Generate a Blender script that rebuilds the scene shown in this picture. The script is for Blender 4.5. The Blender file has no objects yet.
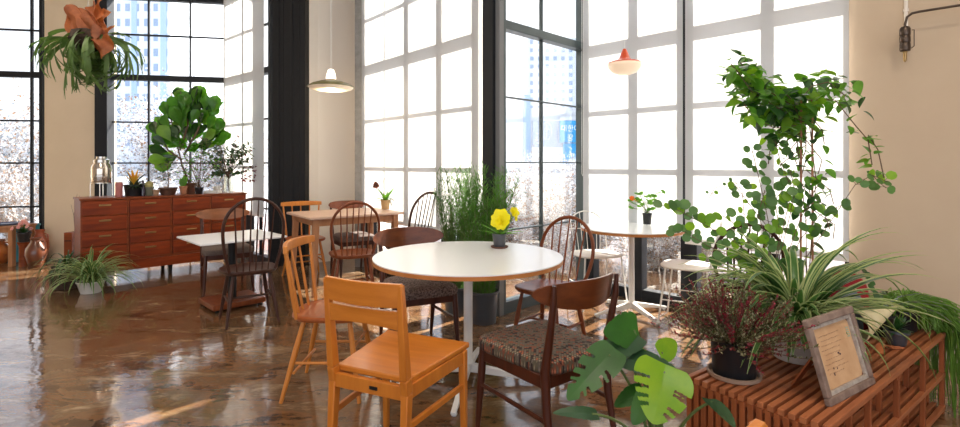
SKY=1.15; SUN=13.0; SAZ=48; SEL=30; EXPO=0.98; FILL_LAMP=14
import bpy, bmesh, math, random
from mathutils import Vector, Matrix
random.seed(7)
SC = bpy.context.scene
COL = SC.collection
CH = 1.267            # eye height
F, HZ, CX = 510.0, 164.0, 480.0
rad = math.radians
V = Vector

# ---------------------------------------------------------------- helpers
def on_s(x, c):       # point seen at column x on the vertical plane X+Y=c
    k = (x-CX)/F; Y = c/(1+k); return (k*Y, Y)
def on_q(x, c):       # ... on the vertical plane Y-X=c
    k = (x-CX)/F; Y = c/(1-k); return (k*Y, Y)
def at_y(x, Y): return ((x-CX)/F*Y, Y)
def zz(y, Y): return CH - (y-HZ)*Y/F

class MB:
    def __init__(s): s.v=[]; s.f=[]; s.m=[]
    def add(s, vs, fs, mi=0):
        o=len(s.v); s.v += [tuple(p) for p in vs]
        s.f += [tuple(i+o for i in f) for f in fs]
        s.m += [mi]*len(fs) if isinstance(mi,int) else list(mi)
        return s
    def box(s, c, d, rot=0, mi=0, M=None):
        x,y,z=[q/2 for q in d]; c=V(c)
        R = M if M is not None else Matrix.Rotation(rot,3,'Z')
        vs=[c+R@V((a*x,b*y,e*z)) for a in(-1,1) for b in(-1,1) for e in(-1,1)]
        return s.add(vs,[(0,1,3,2),(4,6,7,5),(0,4,5,1),(2,3,7,6),(0,2,6,4),(1,5,7,3)],mi)
    def bar(s, p0, p1, w, h, w1=None, h1=None, up=(0,0,1), mi=0):
        p0=V(p0);p1=V(p1);d=(p1-p0).normalized();up=V(up)
        if abs(d.dot(up))>.99: up=V((0,1,0))
        a=d.cross(up).normalized(); b=a.cross(d).normalized()
        w1=w if w1 is None else w1; h1=h if h1 is None else h1
        vs=[p0+a*i*w/2+b*j*h/2 for i,j in((-1,-1),(1,-1),(1,1),(-1,1))]+[p1+a*i*w1/2+b*j*h1/2 for i,j in((-1,-1),(1,-1),(1,1),(-1,1))]
        return s.add(vs,[(3,2,1,0),(4,5,6,7),(0,1,5,4),(1,2,6,5),(2,3,7,6),(3,0,4,7)],mi)
    def tube(s, pts, r, n=8, mi=0, flat=1.0, closed=False):
        pts=[V(p) for p in pts]; N=len(pts)
        R=r if isinstance(r,(list,tuple)) else [r]*N
        a=None; o=len(s.v); vs=[]
        for i,p in enumerate(pts):
            d=(pts[(i+1)%N if closed else min(i+1,N-1)]-pts[i-1 if (closed or i>0) else 0])
            if d.length<1e-9: d=V((0,0,1))
            d.normalize()
            if a is None:
                u=V((0,0,1)) if abs(d.z)<.9 else V((1,0,0)); a=d.cross(u).normalized()
            else: a=(a-d*a.dot(d)).normalized()
            b=d.cross(a)
            for k in range(n):
                t=2*math.pi*k/n; vs.append(p+a*math.cos(t)*R[i]+b*math.sin(t)*R[i]*flat)
        fs=[]
        for i in range(N if closed else N-1):
            j=(i+1)%N
            for k in range(n):
                k2=(k+1)%n; fs.append((i*n+k,i*n+k2,j*n+k2,j*n+k))
        if not closed:
            fs.append(tuple(range(n))[::-1]); fs.append(tuple((N-1)*n+k for k in range(n)))
        return s.add(vs,fs,mi)
    def lathe(s, prof, n=32, c=(0,0,0), mi=0):
        c=V(c); vs=[]; fs=[]; P=len(prof)
        for r,z in prof:
            for k in range(n):
                t=2*math.pi*k/n; vs.append(c+V((r*math.cos(t),r*math.sin(t),z)))
        for i in range(P-1):
            for k in range(n):
                k2=(k+1)%n; fs.append((i*n+k,i*n+k2,(i+1)*n+k2,(i+1)*n+k))
        fs.append(tuple(range(n))[::-1]); fs.append(tuple((P-1)*n+k for k in range(n)))
        return s.add(vs,fs,mi)
    def slab(s, out, z0, z1, mi=0, M=None, inset=0.0):
        n=len(out); cx=sum(p[0] for p in out)/n; cy=sum(p[1] for p in out)/n
        def ring(z,k): return [V((cx+(p[0]-cx)*k,cy+(p[1]-cy)*k,z)) for p in out]
        rs=[ring(z0,1-inset),ring(z0+(z1-z0)*.3,1),ring(z0+(z1-z0)*.7,1),ring(z1,1-inset)] if inset else [ring(z0,1),ring(z1,1)]
        vs=[p for r in rs for p in r]
        if M is not None: vs=[M@p for p in vs]
        fs=[tuple(range(n))[::-1],tuple((len(rs)-1)*n+k for k in range(n))]
        for i in range(len(rs)-1):
            for k in range(n): k2=(k+1)%n; fs.append((i*n+k,i*n+k2,(i+1)*n+k2,(i+1)*n+k))
        return s.add(vs,fs,mi)
    def shell(s, fn, nu, nv, mi=0):     # fn(u,v,side) closed thick panel
        vs=[]; 
        for sd in (0,1):
            for i in range(nu+1):
                for j in range(nv+1): vs.append(fn(i/nu,j/nv,sd))
        A=(nu+1)*(nv+1); I=lambda i,j,k:k*A+i*(nv+1)+j; fs=[]
        for i in range(nu):
            for j in range(nv):
                fs.append((I(i,j,0),I(i+1,j,0),I(i+1,j+1,0),I(i,j+1,0)))
                fs.append((I(i,j,1),I(i,j+1,1),I(i+1,j+1,1),I(i+1,j,1)))
        for i in range(nu):
            fs.append((I(i,0,0),I(i,0,1),I(i+1,0,1),I(i+1,0,0))); fs.append((I(i,nv,0),I(i+1,nv,0),I(i+1,nv,1),I(i,nv,1)))
        for j in range(nv):
            fs.append((I(0,j,0),I(0,j+1,0),I(0,j+1,1),I(0,j,1))); fs.append((I(nu,j,0),I(nu,j,1),I(nu,j+1,1),I(nu,j+1,0)))
        return s.add(vs,fs,mi)
    def build(s, name, mat, parent=None, smooth=True, bevel=0, sub=0, loc=None):
        me=bpy.data.meshes.new(name); me.from_pydata(s.v,[],s.f)
        ms=mat if isinstance(mat,(list,tuple)) else [mat]
        for m in ms: me.materials.append(m)
        me.polygons.foreach_set('material_index',s.m)
        bm=bmesh.new(); bm.from_mesh(me); bmesh.ops.recalc_face_normals(bm,faces=bm.faces)
        if smooth:
            for f in bm.faces: f.smooth=True
            for e in bm.edges:
                if len(e.link_faces)==2 and e.calc_face_angle(0)>rad(38): e.smooth=False
        bm.to_mesh(me); bm.free()
        o=bpy.data.objects.new(name,me); COL.objects.link(o)
        if parent: o.parent=parent
        if loc: o.location=loc
        if bevel:
            b=o.modifiers.new('b','BEVEL'); b.width=bevel; b.segments=2; b.limit_method='ANGLE'; b.angle_limit=rad(38); b.harden_normals=False
        if sub:
            q=o.modifiers.new('s','SUBSURF'); q.levels=sub; q.render_levels=sub
        return o

def tag(o,label=None,cat=None,group=None,kind=None):
    for k,v in(('label',label),('category',cat),('group',group),('kind',kind)):
        if v: o[k]=v
    return o
def thing(name,label,cat,loc=(0,0,0),head=None,group=None):
    o=bpy.data.objects.new(name,None); COL.objects.link(o); o.empty_display_size=.1
    o.location=loc
    if head is not None: o.rotation_euler=(0,0,rad(head-90))
    return tag(o,label,cat,group)
def dup(root,loc,head,label,group=None):
    r=root.copy(); COL.objects.link(r); r.location=loc; r.rotation_euler=(0,0,rad(head-90)); r['label']=label
    if group: r['group']=group
    for ch in list(root.children):
        c=ch.copy(); COL.objects.link(c); c.parent=r
        for g in ch.children:
            d=g.copy(); COL.objects.link(d); d.parent=c
    return r
def struct(o): o['kind']='structure'; return o

# ---------------------------------------------------------------- materials
def mat(name, c, rough=.5, c2=None, scale=4, st=(1,1,1), metal=0, bump=0, coat=0, detail=6, lo=.35, hi=.65, rvar=0, trans=0, sub=0, spec=.5, space='Object', emit=None, es=0):
    m=bpy.data.materials.new(name); m.use_nodes=True; nt=m.node_tree; N=nt.nodes; L=nt.links
    b=N['Principled BSDF']; b.inputs['Roughness'].default_value=rough; b.inputs['Metallic'].default_value=metal
    b.inputs['Base Color'].default_value=(*c,1); b.inputs['Coat Weight'].default_value=coat; b.inputs['Coat Roughness'].default_value=.12
    b.inputs['Specular IOR Level'].default_value=spec
    if trans: b.inputs['Transmission Weight'].default_value=trans
    if emit: b.inputs['Emission Color'].default_value=(*emit,1); b.inputs['Emission Strength'].default_value=es
    if c2 or bump or rvar:
        tc=N.new('ShaderNodeTexCoord'); mp=N.new('ShaderNodeMapping'); mp.inputs['Scale'].default_value=st
        nz=N.new('ShaderNodeTexNoise'); nz.inputs['Scale'].default_value=scale; nz.inputs['Detail'].default_value=detail; nz.inputs['Roughness'].default_value=.6
        L.new(tc.outputs[space],mp.inputs['Vector']); L.new(mp.outputs[0],nz.inputs['Vector'])
        if c2:
            r=N.new('ShaderNodeValToRGB'); r.color_ramp.elements[0].position=lo; r.color_ramp.elements[1].position=hi
            r.color_ramp.elements[0].color=(*c,1); r.color_ramp.elements[1].color=(*c2,1)
            L.new(nz.outputs['Fac'],r.inputs[0]); L.new(r.outputs[0],b.inputs['Base Color'])
        if bump:
            bp=N.new('ShaderNodeBump'); bp.inputs['Strength'].default_value=bump; bp.inputs['Distance'].default_value=.01
            L.new(nz.outputs['Fac'],bp.inputs['Height']); L.new(bp.outputs[0],b.inputs['Normal'])
        if rvar:
            mr=N.new('ShaderNodeMapRange'); mr.inputs['To Min'].default_value=max(.02,rough-rvar); mr.inputs['To Max'].default_value=rough+rvar
            L.new(nz.outputs['Fac'],mr.inputs[0]); L.new(mr.outputs[0],b.inputs['Roughness'])
    return m
def wood(name,c,c2,rough=.3,coat=.3,ax=2,sc=9):
    coat*=.3; rough+=.1; k=lambda q:(q[0],q[1]*.93,q[2]*.7)
    c=k(c); c2=k(c2)
    st=[6,6,6]; st[ax]=.6
    return mat(name,c,rough,c2,scale=sc/2,st=st,bump=.06,coat=coat,spec=.3,lo=.3,hi=.72,detail=8)
def leafmat(name,c,c2=None,rough=.4,trl=.35,scale=6):
    m=mat(name,c,rough,c2 or tuple(q*.6 for q in c),scale=scale)
    nt=m.node_tree; N=nt.nodes; L=nt.links; b=N['Principled BSDF']; out=N['Material Output']
    t=N.new('ShaderNodeBsdfTranslucent'); mx=N.new('ShaderNodeMixShader'); mx.inputs[0].default_value=trl
    src=b.inputs['Base Color'].links[0].from_socket
    hs=N.new('ShaderNodeHueSaturation'); hs.inputs['Value'].default_value=1.7; hs.inputs['Saturation'].default_value=1.1
    L.new(src,hs.inputs['Color']); L.new(hs.outputs[0],t.inputs['Color'])
    L.new(b.outputs[0],mx.inputs[1]); L.new(t.outputs[0],mx.inputs[2]); L.new(mx.outputs[0],out.inputs['Surface'])
    return m
def glassmat(name,tint=(1,1,1),f=.06):
    m=bpy.data.materials.new(name); m.use_nodes=True; nt=m.node_tree; N=nt.nodes; L=nt.links; N.remove(N['Principled BSDF'])
    t=N.new('ShaderNodeBsdfTransparent'); t.inputs[0].default_value=(*tint,1); g=N.new('ShaderNodeBsdfGlossy'); g.inputs['Roughness'].default_value=.02
    lw=N.new('ShaderNodeLayerWeight'); lw.inputs[0].default_value=.25; mr=N.new('ShaderNodeMapRange'); mr.inputs['To Min'].default_value=f; mr.inputs['To Max'].default_value=.6
    L.new(lw.outputs['Facing'],mr.inputs[0]); mx=N.new('ShaderNodeMixShader'); L.new(mr.outputs[0],mx.inputs[0])
    L.new(t.outputs[0],mx.inputs[1]); L.new(g.outputs[0],mx.inputs[2]); L.new(mx.outputs[0],N['Material Output'].inputs['Surface'])
    return m
def blindmat():
    m=bpy.data.materials.new('blind_fabric'); m.use_nodes=True; nt=m.node_tree; N=nt.nodes; L=nt.links; N.remove(N['Principled BSDF'])
    d=N.new('ShaderNodeBsdfDiffuse'); d.inputs[0].default_value=(.90,.90,.90,1)
    t=N.new('ShaderNodeBsdfTranslucent'); t.inputs[0].default_value=(.74,.74,.73,1)
    tr=N.new('ShaderNodeBsdfTransparent'); a=N.new('ShaderNodeMixShader'); a.inputs[0].default_value=BL_T
    L.new(d.outputs[0],a.inputs[1]); L.new(t.outputs[0],a.inputs[2])
    b=N.new('ShaderNodeMixShader'); b.inputs[0].default_value=.04
    L.new(a.outputs[0],b.inputs[1]); L.new(tr.outputs[0],b.inputs[2]); L.new(b.outputs[0],N['Material Output'].inputs['Surface'])
    return m
BL_T=.66
M={}
M['oak']=wood('golden_oak',(.60,.215,.035),(.46,.14,.02),.32,.35)
M['oak_seat']=wood('golden_oak_seat',(.62,.225,.04),(.47,.145,.02),.25,.6,ax=0)
M['redoak']=wood('reddish_wood_seat',(.40,.11,.03),(.28,.07,.02),.28,.5,ax=0)
M['beech']=wood('honey_beech',(.62,.25,.06),(.48,.17,.035),.35,.3)
M['walnut']=wood('dark_walnut',(.085,.022,.012),(.042,.012,.008),.28,.4)
M['walnutx']=wood('walnut_backrest',(.17,.048,.018),(.08,.022,.010),.25,.6,ax=0)
M['cherry']=wood('red_brown_elm',(.23,.062,.024),(.13,.034,.014),.3,.4)
M['darkelm']=wood('dark_stained_elm',(.070,.026,.020),(.030,.012,.010),.35,.1)
M['teak']=wood('teak_backrest',(.30,.12,.06),(.17,.06,.03),.3,.4,ax=0)
M['chest']=wood('red_teak_drawers',(.30,.052,.012),(.12,.018,.006),.28,.45,ax=0)
M['chestdark']=wood('red_teak_carcass',(.27,.065,.02),(.13,.03,.012),.35,.3,ax=0)
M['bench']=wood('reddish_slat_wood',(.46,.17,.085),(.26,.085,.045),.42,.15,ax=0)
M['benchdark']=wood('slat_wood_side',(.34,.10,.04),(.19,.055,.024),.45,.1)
M['edge']=wood('plywood_edge',(.55,.24,.09),(.4,.15,.05),.45,.1,ax=0)
M['paletop']=wood('pale_oak_top',(.60,.45,.46),(.50,.35,.34),.35,.2,ax=0)
M['paleleg']=wood('pale_oak_leg',(.46,.24,.16),(.34,.16,.09),.4,.15)
M['white']=mat('white_laminate',(.80,.81,.83),.3,coat=.2)
M['whitemetal']=mat('white_painted_metal',(.80,.79,.76),.35)
M['offwhite']=mat('cream_seat',(.78,.74,.66),.5)
M['black']=mat('black_metal',(.006,.006,.007),.55,spec=.3)
M['frame']=mat('dark_window_metal',(.010,.012,.016),.5,spec=.3)
M['greyframe']=mat('grey_window_metal',(.16,.165,.17),.45)
M['tealframe']=mat('grey_green_window_metal',(.055,.075,.078),.4)
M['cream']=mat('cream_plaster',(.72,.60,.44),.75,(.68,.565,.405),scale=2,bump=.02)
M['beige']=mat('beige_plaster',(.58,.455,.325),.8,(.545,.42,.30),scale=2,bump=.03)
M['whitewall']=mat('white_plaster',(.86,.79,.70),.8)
M['concrete']=mat('grey_concrete',(.33,.32,.30),.85,(.24,.235,.22),scale=14,bump=.2)
M['ceiling']=mat('white_ceiling',(.75,.74,.72),.9)
M['glass']=glassmat('clear_glass')
M['blind']=blindmat()
M['brass']=mat('aged_brass',(.45,.30,.13),.35,metal=1)
M['steel']=mat('brushed_steel',(.55,.53,.50),.25,metal=1)
M['chrome']=mat('white_cord',(.8,.8,.78),.5)
M['potblack']=mat('black_plastic_pot',(.012,.013,.016),.35)
M['potgrey']=mat('dark_grey_pot',(.055,.06,.07),.35,coat=.2)
M['potwhite']=mat('white_ceramic',(.72,.70,.66),.3,coat=.3)
M['terra']=mat('terracotta',(.42,.19,.10),.8,(.33,.14,.07),scale=20)
M['saucer']=mat('brown_clay_saucer',(.16,.07,.045),.6)
M['saucerl']=mat('tan_clay_saucer',(.36,.24,.17),.7)
M['soil']=mat('soil',(.035,.022,.015),.95,(.07,.045,.03),scale=60,bump=.6)
M['fab_d']=mat('brown_grey_tweed',(.05,.028,.022),.95,(.22,.15,.12),scale=90,bump=.3,lo=.4,hi=.6)
M['fab_g']=mat('grey_brown_cushion',(.16,.12,.10),.95,(.11,.08,.07),scale=100,bump=.2)
# patterned upholstery: woven lozenges in rust, olive and charcoal
def patmat():
    m=bpy.data.materials.new('patterned_weave'); m.use_nodes=True; nt=m.node_tree; N=nt.nodes; L=nt.links; b=N['Principled BSDF']
    b.inputs['Roughness'].default_value=.92
    tc=N.new('ShaderNodeTexCoord'); mp=N.new('ShaderNodeMapping'); mp.inputs['Rotation'].default_value=(0,0,rad(45)); mp.inputs['Scale'].default_value=(1,1,.3)
    L.new(tc.outputs['Object'],mp.inputs['Vector'])
    vo=N.new('ShaderNodeTexVoronoi'); vo.inputs['Scale'].default_value=95; vo.inputs['Randomness'].default_value=.12; vo.distance='MANHATTAN'
    L.new(mp.outputs[0],vo.inputs['Vector'])
    r=N.new('ShaderNodeValToRGB'); cr=r.color_ramp; cr.interpolation='CONSTANT'
    cr.elements[0].position=0; cr.elements[0].color=(.24,.19,.12,1); cr.elements[1].position=.35; cr.elements[1].color=(.42,.13,.065,1)
    e=cr.elements.new(.6); e.color=(.06,.035,.03,1); e=cr.elements.new(.8); e.color=(.26,.20,.15,1)
    sp=N.new('ShaderNodeSeparateColor'); L.new(vo.outputs['Color'],sp.inputs[0]); L.new(sp.outputs[0],r.inputs[0])
    mm=N.new('ShaderNodeMapRange'); mm.inputs['From Min'].default_value=.25; mm.inputs['From Max'].default_value=.6; mm.inputs['To Min'].default_value=1; mm.inputs['To Max'].default_value=.35
    L.new(vo.outputs['Distance'],mm.inputs[0])
    mu=N.new('ShaderNodeVectorMath'); mu.operation='SCALE'; L.new(r.outputs[0],mu.inputs[0]); L.new(mm.outputs[0],mu.inputs['Scale'])
    L.new(mu.outputs[0],b.inputs['Base Color'])
    bp=N.new('ShaderNodeBump'); bp.inputs['Strength'].default_value=.3; bp.inputs['Distance'].default_value=.003; bp.invert=True
    L.new(vo.outputs['Distance'],bp.inputs['Height']); L.new(bp.outputs[0],b.inputs['Normal'])
    return m
M['pattern']=patmat()
# polished stained concrete floor
def floormat():
    m=bpy.data.materials.new('polished_brown_floor'); m.use_nodes=True; nt=m.node_tree; N=nt.nodes; L=nt.links; b=N['Principled BSDF']
    tc=N.new('ShaderNodeTexCoord')
    mp=N.new('ShaderNodeMapping'); mp.inputs['Scale'].default_value=(.7,1.6,1); L.new(tc.outputs['Object'],mp.inputs['Vector'])
    n1=N.new('ShaderNodeTexNoise'); n1.inputs['Scale'].default_value=3.6; n1.inputs['Detail'].default_value=10; n1.inputs['Roughness'].default_value=.74; n1.inputs['Distortion'].default_value=.35
    L.new(mp.outputs[0],n1.inputs['Vector'])
    r=N.new('ShaderNodeValToRGB'); cr=r.color_ramp
    cr.elements[0].position=.30; cr.elements[0].color=(.026,.014,.008,1); cr.elements[1].position=.74; cr.elements[1].color=(.46,.36,.25,1)
    for p,c in((.40,(.075,.036,.016,1)),(.47,(.20,.098,.044,1)),(.53,(.135,.078,.040,1)),(.60,(.25,.155,.085,1))):
        e=cr.elements.new(p); e.color=c
    L.new(n1.outputs['Fac'],r.inputs[0]); L.new(r.outputs[0],b.inputs['Base Color'])
    n2=N.new('ShaderNodeTexNoise'); n2.inputs['Scale'].default_value=1.1; n2.inputs['Detail'].default_value=8; n2.inputs['Roughness'].default_value=.6; L.new(tc.outputs['Object'],n2.inputs['Vector'])
    mr=N.new('ShaderNodeMapRange'); mr.inputs['From Min'].default_value=.35; mr.inputs['From Max'].default_value=.65; mr.inputs['To Min'].default_value=.04; mr.inputs['To Max'].default_value=.20
    L.new(n2.outputs['Fac'],mr.inputs[0]); L.new(mr.outputs[0],b.inputs['Roughness'])
    n3=N.new('ShaderNodeTexNoise'); n3.inputs['Scale'].default_value=5; n3.inputs['Detail'].default_value=3; L.new(tc.outputs['Object'],n3.inputs['Vector'])
    bp=N.new('ShaderNodeBump'); bp.inputs['Strength'].default_value=.45; bp.inputs['Distance'].default_value=.008
    L.new(n3.outputs['Fac'],bp.inputs['Height']); L.new(bp.outputs[0],b.inputs['Normal'])
    b.inputs['Specular IOR Level'].default_value=.5; b.inputs['Coat Weight'].default_value=.25; b.inputs['Coat Roughness'].default_value=.05; b.inputs['Coat IOR'].default_value=1.6
    L.new(bp.outputs[0],b.inputs['Coat Normal'])
    return m
M['floor']=floormat()

# ---------------------------------------------------------------- room shell
CEIL=4.0
BW0=(-8.6, 6.8+.184*(-8.6+5.83)); BWdir=V((1,.184,0)).normalized()
def bw(x, off=0):   # point on the back window wall at column x
    k=(x-CX)/F; Y=(6.8+.184*5.83+off)/(1-.184*k); return (k*Y,Y)
A0=(-1.34,6.25); A1=(.06,4.62)
def on_a(x,off=0):
    k=(x-CX)/F; n=V((-(A1[1]-A0[1]),A1[0]-A0[0])).normalized()   # outward
    c=n.x*A0[0]+n.y*A0[1]+off
    Y=c/(n.x*k+n.y); return (k*Y,Y)
CQ=4.15; CS=6.30

fl=MB(); fl.box((-.5,2.2,-.05),(18,13,.1)); 
f_=struct(fl.build('floor',M['floor'],smooth=False))
cl=MB(); pe=on_s(856,CS+.1)
cl.slab([(-8.8,-4),(7.5,-4),(7.5,-1.15),pe,on_s(588,CS+.1),on_q(588,CQ+.05),on_q(496,CQ+.08),(.12,4.66),(-1.3,6.32),(-1.3,7.3),(-2.3,7.4),(-3.2,7.36),(-8.8,6.25+.15)],CEIL,CEIL+.1)
struct(cl.build('ceiling',M['ceiling'],smooth=False))

ZL=[.70,1.28,1.84,2.45,3.04,3.56]
def window(n, P0, P1, posts, m, z0=.0, thick=(2.45,3.56), post_w=.06, muntins=(), mh=.020, z1=CEIL, inward=None):
    """posts: thick upright positions (fractions); muntins: thin uprights"""
    P0=V((*P0,0)); P1=V((*P1,0)); d=P1-P0; L=d.length; d.normalize(); a=math.atan2(d.y,d.x)
    fr=MB()
    for t in posts: c=P0+d*(L*t); fr.box((c.x,c.y,(z0+z1)/2),(post_w,.11,z1-z0),a)
    mid=(P0+P1)/2
    fr.box((mid.x,mid.y,z0+.05),(L,.10,.10),a); fr.box((mid.x,mid.y,z1-.04),(L,.10,.08),a)
    for z in ZL:
        if z in thick: fr.box((mid.x,mid.y,z),(L,.09,.075),a)
    o=struct(fr.build('window_%d'%n,m,smooth=False,bevel=.003))
    mu=MB()
    for z in ZL:
        if z not in thick: mu.box((mid.x,mid.y,z),(L,.04,mh),a)
    for t in muntins: c=P0+d*(L*t); mu.box((c.x,c.y,(z0+z1)/2),(mh,.04,z1-z0-.1),a)
    mu.build('muntins',m,o,smooth=False)
    g=MB(); g.box((mid.x,mid.y,(z0+z1)/2),(L-.02,.008,z1-z0-.1),a); g.build('pane',M['glass'],o,smooth=False)
    return o
def frac(P0,P1,P): 
    d=V(P1)-V(P0); return (V(P)-V(P0)).dot(d)/d.length_squared
# back wall windows
W1a=bw(-150); W1b=bw(43)
window(1,W1a,W1b,[0,1,frac(W1a,W1b,bw(-92))],M['frame'],muntins=[frac(W1a,W1b,bw(x)) for x in(32,-10,-52)],post_w=.035,mh=.022)
W2a=bw(99); W2b=bw(229)
window(2,W2a,W2b,[.035,1],M['frame'],muntins=[frac(W2a,W2b,bw(x)) for x in(149,190.5)],post_w=.05,mh=.020)
# heavy dark jamb beside the cream pier
j=MB(); c=bw(102.5); j.box((c[0]+.06,c[1]-.04,2),(.15,.20,4),math.atan(.184)); struct(j.build('trim_window_jamb',M['frame'],smooth=False,bevel=.004))
def pier(name,pts,m,z0=0,z1=CEIL):
    b=MB(); b.slab(pts,z0,z1); return struct(b.build(name,m,smooth=False))
a=bw(44.5,-.10); b_=bw(99,-.10); n_=V((.184,-1)).normalized()*-.45
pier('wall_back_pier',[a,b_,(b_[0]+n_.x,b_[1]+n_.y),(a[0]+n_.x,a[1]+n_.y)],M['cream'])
# return window (angled, blind in front)
R0=bw(229); R1=(-2.58,6.36)
window(3,R0,R1,[0,.5,1],M['frame'],muntins=[.25,.75],post_w=.05)
# black steel pier
bk=MB(); bk.box((-2.375,6.50,2),(.41,.34,4)); bk.box((-2.50,6.325,2),(.02,.02,4)); bk.box((-2.335,6.325,2),(.03,.02,4))
for k in range(3): bk.box((-2.44+.1*k,6.328,2),(.012,.014,4))
struct(bk.build('wall_black_pier',M['black'],smooth=False,bevel=.004))
# cream pier with a shaded and a bright face, then concrete column
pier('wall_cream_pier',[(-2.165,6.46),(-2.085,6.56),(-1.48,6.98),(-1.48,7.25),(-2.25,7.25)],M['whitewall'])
cc=MB(); cc.box((-1.445,6.42,2),(.19,.30,4)); cc.box((-1.445,6.265,1.55),(.19,.012,.008)); struct(cc.build('wall_concrete_column',M['concrete'],smooth=False,bevel=.006))
tb=MB(); tb.box((-1.338,6.27,2),(.022,.03,4)); struct(tb.build('trim_1',M['frame'],smooth=False))
# window A
fa=[frac(A0,A1,on_a(x)) for x in(393,415,448,470)]
window(4,A0,A1,[0.01,fa[1],fa[2],.985],M['frame'],muntins=[fa[0]],post_w=.085,mh=.024)
# corner post between A and B
B0=on_q(496,CQ); B1=on_q(584,CQ)
cp=MB(); cp.box((B0[0]-.035,B0[1]+.03,2),(.10,.12,4),rad(45)); struct(cp.build('trim_corner_post',M['frame'],smooth=False,bevel=.004))
cg=MB(); q=on_q(499.5,CQ-.05); cg.box((q[0],q[1],2),(.055,.05,4),rad(45)); struct(cg.build('trim_grey_jamb',M['greyframe'],smooth=False,bevel=.004))
window(5,B0,B1,[.02,.98],M['tealframe'],muntins=[frac(B0,B1,on_q(541,CQ))],post_w=.08,mh=.011)
# window C in two bays, gap post at x=690
C0=on_s(590,CS); C1=on_s(690,CS); C2=on_s(856,CS)
window(6,C0,C1,[.03,frac(C0,C1,on_s(640,CS)),.985],M['frame'],post_w=.09,mh=.03)
window(7,C1,C2,[.03,frac(C1,C2,on_s(772,CS)),.99],M['frame'],post_w=.09,mh=.03)
# right wall
w0=on_s(849,CS-.12); dS=V((.7071,-.7071)); nO=V((.7071,.7071))
p1=V(w0)+dS*6.6
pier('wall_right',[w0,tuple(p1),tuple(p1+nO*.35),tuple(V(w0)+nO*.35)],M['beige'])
# walls out of view: left side and behind the corner on the right
lw=MB(); lw.box((-8.7,1.2,2),(.2,10.0,4)); struct(lw.build('wall_left',M['cream'],smooth=False))
rw=MB(); rw.box((-7.6,-3.9,2),(2.4,.2,4)); rw.box((6.6,-3.9,2),(1.6,.2,4)); rw.box((-.3,-3.9,3.75),(12.3,.2,.5)); struct(rw.build('wall_front',M['beige'],smooth=False))
rw=MB(); rw.box((7.3,-2.4,2),(.2,2.9,4)); struct(rw.build('wall_side',M['beige'],smooth=False))
# solid walls closing the gap above nothing: header strip over the recess between cream pier and window A
hb=MB(); hb.box((-1.4,7.0,2),(.2,.9,4)); struct(hb.build('wall_recess',M['whitewall'],smooth=False))
# conduit on the right wall
def wallR(x,off): return on_s(x,CS-.12-off)
q=wallR(906,.012); cd=MB(); cd.tube([(q[0],q[1],zz(26,q[1])),(q[0],q[1],CEIL)],.011,10); cd.tube([(q[0],q[1],zz(12,q[1])),(q[0],q[1],zz(9,q[1]))],.016,10)
struct(cd.build('trim_wall_conduit',M['whitewall']))

# ---------------------------------------------------------------- blinds
def blind(P0,P1,off,zb,label,chain=None,drop=None):
    P0=V((*P0,0)); P1=V((*P1,0)); d=(P1-P0); L=d.length; d.normalize(); n=V((d.y,-d.x,0))
    if n.y>0: n=-n
    P0=P0+n*off; P1=P1+n*off; mid=(P0+P1)/2; a=math.atan2(d.y,d.x)
    t=thing('roller_blind',label,'blind',(mid.x,mid.y,0),group=None); t.rotation_euler=(0,0,a)
    b=MB(); b.box((0,0,(zb+3.93)/2),(L,.0015,3.93-zb)); b.build('fabric',M['blind'],t,smooth=False)
    b=MB(); b.tube([(-L/2,0,3.95),(L/2,0,3.95)],.025,10); b.build('roller',M['whitemetal'],t)
    b=MB(); b.bar((-L/2,0,zb),(L/2,0,zb),.012,.022); b.build('bottom_rail',M['whitemetal'],t,smooth=False)
    if chain is not None:
        s=chain*L/2; b=MB(); b.tube([(s,-.03,3.93),(s,-.03,drop+.02),(s+.008,-.03,drop),(s+.016,-.03,drop+.02),(s+.016,-.03,3.93)],.0025,6); b.build('pull_chain',M['chrome'],t)
    return t
blind(bw(231),(-2.60,6.37),.10,.62,'translucent white blind over the narrow window between the drawers and the black pier')
blind(on_a(371),on_a(493),.125,.62,'long white roller blind behind the oak dining table and tall green grasses',.99,1.2)
blind(on_s(591.5,CS),on_s(690,CS),.15,.66,'white roller blind behind the orange pendant lamp',-.99,1.15)
blind(on_s(692.5,CS),on_s(853,CS),.15,.60,'white roller blind behind the climbing plant, nearest to the beige wall')
# ---------------------------------------------------------------- chairs (local: +Y is forward, origin on floor under seat centre)
def seat_outline(w,d,rear=.8,n=36,p=3.2):
    out=[]
    for k in range(n):
        t=2*math.pi*k/n; c,s=math.cos(t),math.sin(t)
        x=math.copysign(abs(c)**(2/p),c); y=math.copysign(abs(s)**(2/p),s)
        k_=1-(1-rear)*(1-y)/2
        out.append((x*w/2*k_,y*d/2))
    return out
def dished_seat(w,d,z,th,rear=.85,dish=.012):
    b=MB(); out=seat_outline(w,d,rear); n=len(out); rings=[(1-.06,z-th),(1,z-th*.5),(1,z-th*.15),(.96,z),(.75,z-dish*.6),(.4,z-dish),(.1,z-dish)]
    vs=[V((x*k,y*k,zz_)) for k,zz_ in rings for x,y in out]; fs=[tuple(range(n))[::-1],tuple((len(rings)-1)*n+k for k in range(n))]
    for i in range(len(rings)-1):
        for k in range(n): k2=(k+1)%n; fs.append((i*n+k,i*n+k2,(i+1)*n+k2,(i+1)*n+k))
    b.add(vs,fs); return b
def turned(p0,p1,r0,rm,r1,n=7):
    p0=V(p0);p1=V(p1); return [p0.lerp(p1,i/n) for i in range(n+1)],[ (r0+(rm-r0)*(i/n/.45)) if i/n<.45 else (rm+(r1-rm)*((i/n-.45)/.55)) for i in range(n+1)]
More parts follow.
